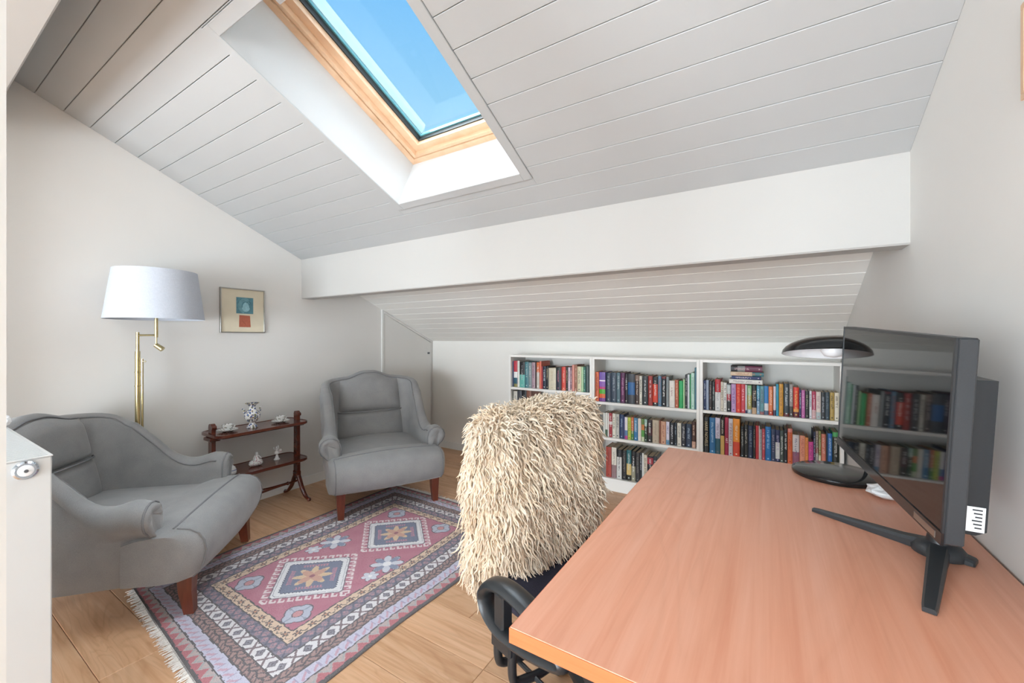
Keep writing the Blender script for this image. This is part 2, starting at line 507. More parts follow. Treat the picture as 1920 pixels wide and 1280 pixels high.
# ceiling: roof body round the skylight opening, and one object for each board
mb = MB()
SX0, SX1 = XL - 0.12, XR + 0.12
cbox(mb, SX0, OX0 - 0.015, S_R - 0.2, S_B + 0.2, 0.014, 0.40)
cbox(mb, OX1 + 0.015, SX1, S_R - 0.2, S_B + 0.2, 0.014, 0.40)
cbox(mb, OX0 - 0.015, OX1 + 0.015, S_R - 0.2, OS0 - 0.015, 0.014, 0.40)
cbox(mb, OX0 - 0.015, OX1 + 0.015, OS1 + 0.015, S_B + 0.2, 0.014, 0.40)
ceiling = struct('ceiling', mb, M['groove'], 'sloping ceiling of painted grey-white boards')
TW = 0.047                                        # skylight trim width
PITCH = 0.1022 / CP
S_FIRST = 0.4765 / CP
k0 = int(math.floor((S_R - S_FIRST) / PITCH))
_bm = {}
def board(a, b, s0, s1):
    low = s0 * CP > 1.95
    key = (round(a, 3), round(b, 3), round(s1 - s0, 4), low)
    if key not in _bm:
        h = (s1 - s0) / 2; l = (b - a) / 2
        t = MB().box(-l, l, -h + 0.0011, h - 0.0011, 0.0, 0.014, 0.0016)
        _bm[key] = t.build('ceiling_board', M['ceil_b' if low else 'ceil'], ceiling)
        o = _bm[key]
    else:
        o = _bm[key].copy(); COL.objects.link(o); o.parent = ceiling
    o.location = CE((a + b) / 2, (s0 + s1) / 2, 0.0)
    o.rotation_euler = (-PHI, 0, 0)
for k in range(k0, 60):
    s0 = S_FIRST + PITCH * k; s1 = s0 + PITCH
    if s0 > S_B: break
    s1 = min(s1, S_B)
    if s1 - s0 < 0.02: continue
    A0, A1 = OS0 - TW, OS1 + TW
    if s1 <= A0 or s0 >= A1:
        board(XL, XR, s0, s1)
    else:
        board(XL, OX0 - TW, s0, s1); board(OX1 + TW, XR, s0, s1)
        if s0 < A0: board(OX0 - TW, OX1 + TW, s0, A0)
        if s1 > A1: board(OX0 - TW, OX1 + TW, A1, s1)

# roof beams
def beam(name, y0, y1, zb, label):
    mb = MB()
    c = 0.006
    mb.prism([(y0, zb + c), (y0 + c, zb), (y1 - c, zb), (y1, zb + c), (y1, ceil_z(y1) + 0.01), (y0, ceil_z(y0) + 0.01)], 'x', XL, XR)
    return struct(name, mb, M['beam'], label)
beam('ceiling_beam', 1.906, 2.012, 1.533, 'white painted purlin beam crossing the room below the sloping ceiling')
b2 = beam('ceiling_beam', 0.225, 0.330, 2.254, 'white painted beam at the top left corner, close to the viewpoint')
MB().tube([(-2.40, 0.262, 2.2536), (-2.47, 0.258, 2.2536), (-2.50, 0.266, 2.2536), (-2.58, 0.262, 2.2536)], 0.0015, 4).build('crack', M['cordb'], b2)

# skylight
w1 = empty('window_1', CE((OX0 + OX1) / 2, (OS0 + OS1) / 2, 0.0))
w1.location = (0, 0, 0)
tag(w1, 'pine framed skylight in a deep white reveal showing blue sky', None, None, 'structure')
RD = 0.30
for nm, bx in (('reveal_panel', (OX0 - 0.015, OX0, OS0, OS1, 0.0, RD + 0.06)), ('reveal_panel', (OX1, OX1 + 0.015, OS0, OS1, 0.0, RD + 0.06)),
               ('reveal_panel', (OX0 - 0.015, OX1 + 0.015, OS0 - 0.015, OS0, 0.0, RD + 0.06)), ('reveal_panel', (OX0 - 0.015, OX1 + 0.015, OS1, OS1 + 0.015, 0.0, RD + 0.06))):
    cbox(MB(), *bx).build(nm, M['reveal'], w1)
for bx in ((OX0 - TW + .001, OX0 - 0.0005, OS0 - TW, OS1 + TW), (OX1 + 0.0005, OX1 + TW - .001, OS0 - TW, OS1 + TW), (OX0, OX1, OS0 - TW, OS0 - 0.0005), (OX0, OX1, OS1 + 0.0005, OS1 + TW)):
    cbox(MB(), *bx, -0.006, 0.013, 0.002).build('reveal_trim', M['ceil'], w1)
def ring(mats, nm, inset0, inset1, w0, w1_, mat, low=None):
    a0, a1, b0, b1 = OX0 + inset0, OX1 - inset0, OS0 + inset0 * 0.85, OS1 - inset0 * 0.85
    c0, c1, d0, d1 = OX0 + inset1, OX1 - inset1, OS0 + inset1 * 0.85, OS1 - inset1 * 0.85
    quads = [[(a0, b0), (c0, d0), (c0, d1), (a0, b1)], [(a1, b1), (c1, d1), (c1, d0), (a1, b0)], [(a0, b1), (c0, d1), (c1, d1), (a1, b1)], [(a1, b0), (c1, d0), (c0, d0), (a0, b0)]]
    for qi, q in enumerate(quads):
        wt = low if (low and qi == 2) else w1_
        vs = [CE(x, s, w0) for x, s in q] + [CE(x, s, wt) for x, s in q]
        fs = [(0, 1, 2, 3), (7, 6, 5, 4), (0, 4, 5, 1), (1, 5, 6, 2), (2, 6, 7, 3), (3, 7, 4, 0)]
        MB().add(vs, fs).build(nm, mat, mats)
ring(w1, 'frame_rail', 0.0, 0.034, 0.285, 0.40, M['pine'])
ring(w1, 'frame_gap', 0.034, 0.0375, 0.300, 0.40, M['rubber'])
ring(w1, 'sash_step', 0.0375, 0.058, 0.292, 0.40, M['pine'])
ring(w1, 'sash_rail', 0.058, 0.101, 0.318, 0.40, M['pine'])
ring(w1, 'gasket', 0.101, 0.108, 0.345, 0.385, M['rubber'])
ring(w1, 'glass_edge', 0.106, 0.116, 0.372, 0.384, M['pane_edge'])
ring(w1, 'cladding', 0.0, 0.106, 0.40, 0.468, M['cladding'], 0.404)
cbox(MB(), OX0 + 0.10, OX1 - 0.10, OS0 + 0.085, OS1 - 0.085, 0.386, 0.392).build('pane', M['pane'], w1)
cbox(MB(), OX0 + 0.06, OX1 - 0.06, OS0 + 0.035, OS0 + 0.085, 0.280, 0.318, 0.004).build('vent_bar', M['whitep'], w1)

# sloping storage hatch at the end of the left wall
d1 = empty('door_1'); tag(d1, 'white storage hatch with sloping top under the eaves', None, None, 'structure')
y0, y1 = 2.745, 3.405
mb = MB().prism([(y0, 0.075), (y1, 0.075), (y1, ceil_z(y1) - 0.03), (y0, ceil_z(y0) - 0.03)], 'x', XL + 0.001, XL + 0.014)
mb.build('door_panel', M['wall'], d1)
MB().prism([(y0 - 0.028, 0.0), (y0 - 0.004, 0.0), (y0 - 0.004, ceil_z(y0)), (y0 - 0.028, ceil_z(y0 - 0.028))], 'x', XL + 0.0005, XL + 0.018).build('door_casing', M['wall'], d1)
MB().prism([(y1 + 0.004, 0.0), (YB - 0.013, 0.0), (YB - 0.013, ceil_z(YB - 0.013)), (y1 + 0.004, ceil_z(y1))], 'x', XL + 0.0005, XL + 0.018).build('door_casing', M['wall'], d1)
MB().prism([(y0 - 0.004, ceil_z(y0) - 0.026), (y1 + 0.004, ceil_z(y1) - 0.026), (y1 + 0.004, ceil_z(y1) - 0.002), (y0 - 0.004, ceil_z(y0) - 0.002)], 'x', XL + 0.0005, XL + 0.018).build('door_casing', M['wall'], d1)
MB().box(XL + 0.014, XL + 0.024, y1 - 0.055, y1 - 0.025, 1.035, 1.055, 0.002).build('door_latch', M['grey_metal'], d1)

# ------------------------------------------------------------------ bookcases
YF = 3.146
BX = [-1.995, -1.1945, -0.3940, 0.4065]
CASES = [('left', [0.10, 0.44, 0.765]), ('middle', [0.10, 0.42, 0.70]), ('right', [0.10, 0.395, 0.703])]
labels = ['leftmost white bookcase of three, half hidden behind the sheepskin chair', 'middle white bookcase of three, three book rows in view',
          'rightmost white bookcase of three, a flat book pile on its upper row']
for i, (nm, zs) in enumerate(CASES):
    a, b = BX[i] + 0.0005, BX[i + 1] - 0.0005
    r = empty('bookcase', ((a + b) / 2, YF + 0.14, 0))
    tag(r, labels[i], 'bookcase', 'white bookcases along the knee wall')
    cx, cy = r.location.x, r.location.y
    def P(n_, x0, x1, y0, y1, z0, z1, mt='shelfw', c=0.0012):
        MB().box(x0 - cx, x1 - cx, y0 - cy, y1 - cy, z0, z1, c).build(n_, M[mt], r)
    P('side_panel', a, a + 0.02, YF, YB - 0.004, 0, 1.06)
    P('side_panel', b - 0.02, b, YF, YB - 0.004, 0, 1.06)
    P('top_panel', a + 0.02, b - 0.02, YF, YB - 0.004, 1.04, 1.06)
    P('back_panel', a + 0.02, b - 0.02, YB - 0.012, YB - 0.005, 0.02, 1.04, 'shelfback', 0)
    P('plinth', a + 0.02, b - 0.02, YF + 0.004, YF + 0.022, 0, 0.08)
    P('bottom_panel', a + 0.02, b - 0.02, YF, YB - 0.012, 0.08, 0.10)
    for z in zs[1:]:
        P('shelf', a + 0.02, b - 0.02, YF + 0.004, YB - 0.012, z - 0.02, z)

# books: u left, u right, v top (pixels inside an enlarged view), spine bands, lettering colour, words
def words(txt, size, mat, name, parent, loc, rot):
    cu = bpy.data.curves.new('tmp', 'FONT'); cu.body = txt; cu.size = size; cu.align_x = 'CENTER'; cu.align_y = 'CENTER'; cu.extrude = 0.0
    cu.resolution_u = 2
    ob = bpy.data.objects.new('tmp', cu)
    me = bpy.data.meshes.new_from_object(ob)
    bpy.data.objects.remove(ob); bpy.data.curves.remove(cu)
    me.name = name
    me.materials.clear(); me.materials.append(mat)
    o = link_mesh(name, me, parent)
    o.location = loc; o.rotation_euler = rot
    return o
ORD = ['first', 'second', 'third', 'fourth', 'fifth', 'sixth', 'seventh', 'eighth', 'ninth', 'tenth', 'eleventh', 'twelfth', 'thirteenth', 'fourteenth', 'fifteenth', 'sixteenth', 'seventeenth', 'eighteenth', 'nineteenth', 'twentieth']
def ordinal(k):
    if k < 20: return ORD[k]
    t = {2: 'twenty', 3: 'thirty'}[(k + 1) // 10]
    q = (k + 1) % 10
    return {2: 'twentieth', 3: 'thirtieth'}[(k + 1) // 10] if q == 0 else t + '-' + ORD[q - 1]
def hue(c):
    r, g, b = int(c[0:2], 16), int(c[2:4], 16), int(c[4:6], 16)
    mx, mn = max(r, g, b), min(r, g, b)
    L = (mx + mn) / 2
    if mx - mn < 26 or (L < 48):
        return 'black' if L < 62 else ('charcoal' if L < 95 else ('grey' if L < 175 else ('off-white' if L < 222 else 'white')))
    import colorsys
    h, s, v = colorsys.rgb_to_hsv(r / 255, g / 255, b / 255)
    h *= 360
    n = 'red' if h < 12 or h >= 345 else 'orange' if h < 32 else 'yellow' if h < 62 else 'green' if h < 160 else 'teal' if h < 195 else 'blue' if h < 245 else 'purple' if h < 295 else 'pink'
    if n == 'orange' and v < 0.6: n = 'brown'
    if L < 80: return 'dark ' + n
    if L > 190 and s < 0.35: return 'pale ' + n
    return n
def make_book(x0, x1, z0, z1, yf, depth, bands, letter, txt, rng, tilt=0.0):
    w = max(x1 - x0 - 0.0008, 0.005); h = z1 - z0
    r = empty('book', ((x0 + x1) / 2, yf, z0))
    cols = [b[1] for b in bands]
    mats = [cover(c) for c in cols]
    mb = MB()
    hw = w / 2; th = min(0.0025, w * 0.18)
    # spine, slightly rounded, split where its printed bands change
    fr = [0.0] + [b[0] for b in bands]
    bulge = min(0.004, w * 0.14)
    xs = [-hw, -hw * 0.55, 0, hw * 0.55, hw]; ys = [0.0, -bulge * 0.75, -bulge, -bulge * 0.75, 0.0]
    for bi in range(len(bands)):
        za, zb_ = h * (1 - fr[bi]), h * (1 - fr[bi + 1])
        for k in range(4):
            mb.add([(xs[k], ys[k], za), (xs[k + 1], ys[k + 1], za), (xs[k + 1], ys[k + 1], zb_), (xs[k], ys[k], zb_)], [(0, 3, 2, 1)], bi)
    for zz in (0.0, h):
        mb.add([(xs[k], ys[k], zz) for k in range(5)] + [(hw, th, zz), (-hw, th, zz)], [(0, 1, 2, 3, 4, 5, 6)], len(bands) - 1 if zz == 0 else 0)
    mb.box(-hw, -hw + th, 0.0, depth, 0.0, h, 0, None, 0)
    mb.box(hw - th, hw, 0.0, depth, 0.0, h, 0, None, 0)
    cv = mb.build('cover', mats, r, None, False)
    MB().box(-hw + th, hw - th, 0.001, depth - 0.004, 0.003, h - 0.0035).build('pages', M['paper'], r)
    if letter:
        lm = cover(letter)
        yl = -bulge - 0.0006
        if txt:
            for (t, fz, size) in txt:
                tag(words(t, size, lm, 'spine_lettering', r, (0, yl, h * (1 - fz)), (math.pi / 2, math.pi / 2, 0)), None, None, None, 'stuff')
        else:
            mb = MB(); z = h * (0.90 - rng.random() * 0.08); zend = h * (0.28 + rng.random() * 0.2)
            lw = min(w * 0.42, 0.011)
            while z > zend:
                l = 0.003 + rng.random() * 0.004
                k = rng.random()
                xa, xb = -lw / 2, lw / 2
                mb.box(xa, xb, yl, yl + 0.0004, z - l * 0.32, z)
                if k < 0.6: mb.box(xa, xa + lw * 0.28, yl, yl + 0.0004, z - l, z - l * 0.32)
                if k > 0.35: mb.box(xb - lw * 0.3, xb, yl, yl + 0.0004, z - l, z - l * 0.32)
                z -= l + 0.0016 + (0.006 if rng.random() < 0.18 else 0)
            if h > 0.15: mb.box(-lw * 0.4, lw * 0.4, yl, yl + 0.0004, h * 0.07, h * 0.07 + lw * 0.7)
            tag(mb.build('spine_lettering', lm, r), None, None, None, 'stuff')
    return r
def B(s):                                         # '#a.5 #b' -> [(0.5,a),(1,b)]
    out = []
    for q in s.split():
        c, _, f = q.partition('@')
        out.append((float(f) if f else 1.0, c))
    return out
rng_b = random.Random(11)
def shelf_books(rows, ox, oy, sc, z0, where, grp):
    n = len(rows)
    for i, row in enumerate(rows):
        u0, u1, vt, bands = row[:4]
        letter = row[4] if len(row) > 4 else None
        txt = row[5] if len(row) > 5 else None
        yf = 3.172 + rng_b.random() * 0.008
        a = at_y(ox + u0 / sc, oy + vt / sc, yf); b = at_y(ox + u1 / sc, oy + vt / sc, yf)
        z1 = (a.z + b.z) / 2
        z1 = z0 + max(0.10, z1 - z0)
        ci = 0 if 'left book' in where else (1 if 'middle book' in where else 2)
        a.x = max(a.x, BX[ci] + 0.0215); b.x = min(b.x, BX[ci + 1] - 0.0215)
        if b.x - a.x < 0.004: continue
        r = make_book(a.x, b.x, z0 + 0.0003, z1, yf, min(0.62 * (z1 - z0) + 0.02, 0.19), B(bands), letter, txt, rng_b)
        cols = []
        for f, c in B(bands):
            if hue(c) not in cols: cols.append(hue(c))
        d = ' and '.join(cols[:2])
        yield_i = counters.setdefault(where, 0); counters[where] += 1
        tag(r, '%s book, %s from left on %s' % (d, ordinal(yield_i), where), 'book', grp)
counters = {}
K = '1d1e22'
A_top = [(60,110,140,'9a4632','e8c8b0'),(112,150,190,'2f3c60'),(152,228,185,'c23c4a@.42 f0f0ee@.65 2c5a6c@.88 8a8450'),(230,274,180,'e6e6de'),(276,384,205,K+'@.5 68b8ac','d8d8d8'),
 (388,464,205,'4a8088','d8e2e0'),(466,528,215,'8a9a9c','dfe4e4'),(532,604,215,'b49aa4','6a4a58'),(606,634,218,'3c2a26'),(636,694,215,'e0723c@.38 d0cac0','ffffff'),(696,734,195,'e2745c'),
 (736,764,300,'b0363e'),(766,834,300,'20283c','e6ecf0'),(836,884,300,'24262c','d8c89c'),(888,1044,335,'d8d0b8','b8a888'),(1048,1144,320,'26302e@.25 2c3040','d88a98'),(1146,1169,310,'6a2028'),
 (1171,1250,310,'de5044@.95 e88a6a','f4d0c0'),(1252,1299,315,'2a2826','c0a070'),(1301,1344,320,'e2ccd4','7a6a70'),(1346,1384,320,'94707c','e0d0d0'),(1386,1434,270,'e0988a'),(1436,1494,270,'9a6a54','e0c0a8'),
 (1496,1579,305,'ded4b2','5a5a48'),(1581,1624,310,'b4d6a8'),(1626,1669,310,'3a7868','d0e6d8'),(1671,1744,290,'4a5a58')]
shelf_books(A_top, 950, 660, 11.294, 0.7652, 'left bookcase, top row', 'books on the top row of the left bookcase')
A_mid = [(64,140,812,'3a4038','a8b0a0'),(142,225,825,'d6d0c4','6a6a64'),(228,318,812,'4a4c52'),(322,420,814,'26262a','c8c8c8'),(424,520,815,'8a5a4a')]
shelf_books(A_mid, 950, 660, 11.294, 0.4402, 'left bookcase, second row', 'books on the second row of the left bookcase')
B_top = [(90,166,155,'d86a44','3c2020'),(170,275,160,'7a5cae@.27 f0e4ee@.31 8a5ab0@.5 c03c78@.58 54b038@.74 e0622c@.88 7a3c8a'),(286,371,170,'303c4e','a0acb8'),(373,466,165,'344456','a8b6c2'),(470,531,170,'5c7680','c8d4d8'),
 (536,609,170,'5a2450','d88ac0'),(611,659,190,'26242a','e8e8e4'),(661,781,190,'3a4048@.22 3a4048@.28 2464a0@.7 3a4048'),(785,856,210,'8a7468@.2 4a3a36','d8c8bc'),(858,906,225,'e8e4d6','3a3a34'),(910,1006,225,'2e3438','e0e4e4'),
 (1010,1086,225,'a83c38','f4ece8',[('her', .2, .017), ('fin', .36, .017), ('my', .53, .017), ('few', .68, .017)]),(1088,1175,240,'262c30@.25 de4a34@.88 262c30','e8e8e0'),(1178,1236,225,'6a8eaa','b8603c'),(1240,1315,240,'7a2c34@.06 20242a','f0f0ee'),
 (1317,1364,240,'8e9698'),(1370,1466,305,'ece6de','8a3c34',[('in Sigdens', .42, .016)]),(1470,1530,295,'bc6448','e8c0a0'),(1536,1606,310,'2cae66@.5 2aa85e'),(1608,1637,280,'b8dca8'),(1641,1680,205,'22242a','c8c8c8'),(1682,1719,200,'d4d8dc'),
 (1721,1741,200,'2c9a5c'),(1743,1802,172,'bcdccc','6aa890'),(1804,1838,85,'40707e')]
shelf_books(B_top, 1105, 680, 9.143, 0.7002, 'middle bookcase, top row', 'books on the top row of the middle bookcase')
B_mid = [(10,52,90,'d8d8d0'),(54,98,92,'e4e4dc@.7 3c5a44'),(100,130,95,'e8e4de'),(132,190,95,'a8323c@.35 e8dcd8@.48 a8323c','f0e0e0'),(194,262,105,'e6e2d4','5a6458'),(266,334,115,'c8c6be','2a2a2a'),(337,422,125,'2c4068','9ab0d0'),
 (424,440,170,'6a6aa0'),(442,500,180,'eae6ea@.6 6a8ab4@.85 c84a90'),(503,566,185,'c0d058','6a7a30'),(569,622,180,'d07850@.6 4a8a4a','f0d8c0'),(625,702,195,'5a90b4@.6 3a80b4','e0f0f8'),(706,772,205,'e8e2d8'),(775,834,215,'6a8a4a@.25 d8884c@.5 5aa04c@.8 c8d0b0'),
 (836,890,220,'b0d0c4@.3 2c4430','f0f4f0'),(892,992,235,'2c2024@.35 4a2028@.7 24201e','f0ece8'),(995,1126,240,'c4b49e','9a8a78'),(1129,1163,245,'8a5440'),(1165,1264,265,'d4a488','8a4c38'),(1268,1336,270,'d8d4e2@.8 6a9ab8','6a6a9a'),
 (1340,1432,290,'20242a','d8dce0'),(1434,1482,290,'26323c','a0b4c0'),(1490,1571,298,'e4e0d2','7a7a70'),(1575,1660,310,'30323a','d0d0cc'),(1664,1780,315,'243448@.3 2c3c54','a8c0d4'),(1784,1862,275,'4a3028@.75 c8a08c','d8b8a0')]
shelf_books(B_mid, 1130, 765, 10.667, 0.4202, 'middle bookcase, middle row', 'books on the middle row of the middle bookcase')
B_low = [(80,208,222,'a84438','7a2c24'),(214,332,236,'e4ded0@.58 94787a','8a8478'),(338,458,290,'24262a@.25 d4d4d0','5a5c5c'),(464,570,310,'262628','8a8078'),(574,688,300,'2a6a70@.45 d8bc78@.82 24241e','d0e0dc'),(691,787,330,'1e1e20@.5 9c9882','e8e8e4'),
 (790,890,360,'38383a','7a7670'),(892,942,360,'22262c','c8d0d8'),(946,987,370,'e6e6e2'),(990,1070,415,'dcd0bc@.8 a8b090','4a3c34'),(1072,1212,450,'22202a@.05 a83844@.28 1e1c24','d8d0d0'),(1214,1300,450,'3a3c44','d8d8d8')]
shelf_books(B_low, 1130, 820, 12.8, 0.1002, 'middle bookcase, bottom row', 'books on the bottom row of the middle bookcase')
C_top1 = [(60,150,420,'2c3c68','e0e6f0'),(152,219,410,'9eaabe'),(221,296,435,'2c2628','a08478'),(298,364,450,'262a2c','a8b8b8'),(368,501,395,'c02a34@.41 e2e0de','9a9ca0'),(503,570,460,'dcd2c0','4a4844'),(572,648,475,'e8e6e0','3a3434'),
 (650,746,490,'2a2e30@.05 bcc4c2@.38 b02c3c@.6 26282a','d8d8d8'),(754,871,505,'c09ac6','5a4a94'),(873,986,505,'dc3c2c','f0884c'),(988,1091,510,'d04a56','f4c0c4'),(1093,1136,530,'dcdce0@.9 3a4470'),(1140,1246,540,'8cb884@.35 b0a458@.85 a8b4bc','e8f0e0'),
 (1250,1362,540,'1e1c1c@.78 c8a888','e0d0c0',[('TRUST', .36, .024)]),(1365,1442,545,'58a0bc@.45 3c7098@.55 8aacc8','e0f0f4'),(1445,1541,555,'6aa0a8@.9 a86a68','5a4060'),(1545,1650,555,'3a84c4@.6 e0e0e4@.85 5a6a84'),(1652,1756,570,'e6804c@.85 c04430','f8dcc0')]
shelf_books(C_top1, 1312, 680, 12.797, 0.7032, 'right bookcase, top row', 'books on the top row of the right bookcase')
C_top2 = [(137,204,260,'e8d4d8@.82 4a4058'),(207,276,205,'2a98b8'),(280,392,200,'d49a3c','a8702c'),(400,546,190,'3a444a@.9 6a3034','d8e0e4'),(548,645,205,'98908c@.68 4a4440','e8e4e4'),(650,795,285,'dc4030@.72 e8a050@.82 6a2a34','f4c860'),
 (798,856,350,'2c3058','e8ecf4'),(858,953,360,'c870ac','e4a8d0'),(956,1058,385,'26282a','b0b090'),(1061,1126,385,'e6e6ea','4a5a78'),(1128,1232,390,'b83a5a@.68 dcb4b4','f0d0dc'),(1235,1360,400,'e4d4ca@.75 b8c4c4','b89aa0'),(1364,1468,415,'383c40','a8b0b8'),
 (1470,1586,415,'364650','6a808c'),(1590,1706,420,'b89c54','3a3020'),(1710,1832,425,'e6dfcc','5a584c')]
shelf_books(C_top2, 1440, 705, 13.714, 0.7032, 'right bookcase, top row', 'books on the top row of the right bookcase')
C_mid1 = [(65,232,150,'24221f','c8b488',[('HARE NOVELS', .46, .027)]),(245,391,170,'2c6c9c@.9 3a84b4','a8d0e4'),(394,516,175,'d4ccdc@.56 2c5a68','6a6074'),(522,624,200,'2c2420@.46 d0a860','f0e8d8',[('DONNA LEON', .22, .014)]),(632,726,165,'a82848','f4e4e4',[('ART', .6, .020)]),
 (729,836,195,'d0ccd0','9a5a64'),(840,1012,200,'ea922c@.6 d8482c','fce8c0'),(1035,1116,385,'22262a','c0c4c0'),(1118,1218,350,'2a2a28','c8c4b8'),(1222,1346,370,'26324c','8aa0b8'),(1348,1408,385,'26221e','a8a094'),(1411,1492,370,'c43840'),(1494,1514,375,'ece4e0'),
 (1516,1566,465,'b4b4b8','6a6a6a'),(1572,1652,450,'c8505c','f4c8c8'),(1656,1800,400,'2272b4','a8d8f4')]
shelf_books(C_mid1, 1312, 770, 13.471, 0.3952, 'right bookcase, second row', 'books on the second row of the right bookcase')
C_mid2 = [(82,186,262,'3a4664','a8a0b0'),(189,306,285,'2e3458@.38 e2e2e0@.88 2e3458','b0a8c8'),(308,402,300,'4a5650','e8ece8'),(406,502,262,'24242a','f0f0ec'),(505,628,250,'e0887c@.1 e06a3c','b03020'),(630,803,410,'dcd4d4@.56 9a5a70','4a5a78'),(812,952,430,'e89a7c','b85a48'),
 (955,1037,480,'e8924c','c8642c'),(1040,1167,590,'d84c9c','8a2c64'),(1170,1221,330,'2c3450@.5 3a2a50','c8c8d8'),(1224,1297,310,'8a7a70@.45 8a3840@.6 a8a09a','e0dcd0'),(1300,1364,310,'8a8a4c@.65 d8d4b0','e8e4c0'),(1368,1490,390,'d07a64','f0c8b8'),(1496,1531,310,'2c3440'),
 (1534,1652,375,'2464ac','b8dcf4'),(1658,1818,345,'4aa05c@.12 24261e','d0d0c4')]
shelf_books(C_mid2, 1440, 785, 13.714, 0.3952, 'right bookcase, second row', 'books on the second row of the right bookcase')

# pile of four flat books on top of the right bookcase's upper row
pile = [(705, 1505, 418, 535, 'e8e6e0', '9a8a8a', 'white flat book at the bottom of the small pile, right bookcase'),
        (762, 1470, 358, 440, '2c3a6a', 'd8c8d0', 'navy flat book, second from bottom of the small pile, right bookcase'),
        (735, 1535, 268, 375, 'e2c8ac@.66 4a7a80', 'b07a4c', 'cream flat book, second from top of the small pile, right bookcase'),
        (745, 1500, 118, 270, '2a2628@.22 8a8a88@.46 6a2a44', 'c8a0a0', 'dark flat book on top of the small pile, right bookcase')]
zb = None
for (a, b, vt, vb, bands, let, lab) in pile:
    yf = 3.165
    p0 = at_y(1312 + a / 12.797, 680 + vb / 12.797, yf); p1 = at_y(1312 + b / 12.797, 680 + vt / 12.797, yf)
    th = (vb - vt - 6) / 12.797 / F_PX * (yf / ray(1400, 600).y) * 0.98
    if zb is None: zb = 0.9005
    L = p1.x - p0.x
    r = make_book(-th / 2, th / 2, 0, L, 0, 0.13, B(bands), let, None, rng_b)
    r.location = (p0.x + L, yf + rng_b.random() * 0.006, zb + th / 2 + 0.0004)
    r.rotation_euler = (0, -math.pi / 2, 0)
    r.location = (p0.x + L, r.location.y, r.location.z)
    zb += th + 0.0008
    tag(r, lab, 'book', 'flat pile of books on the right bookcase')

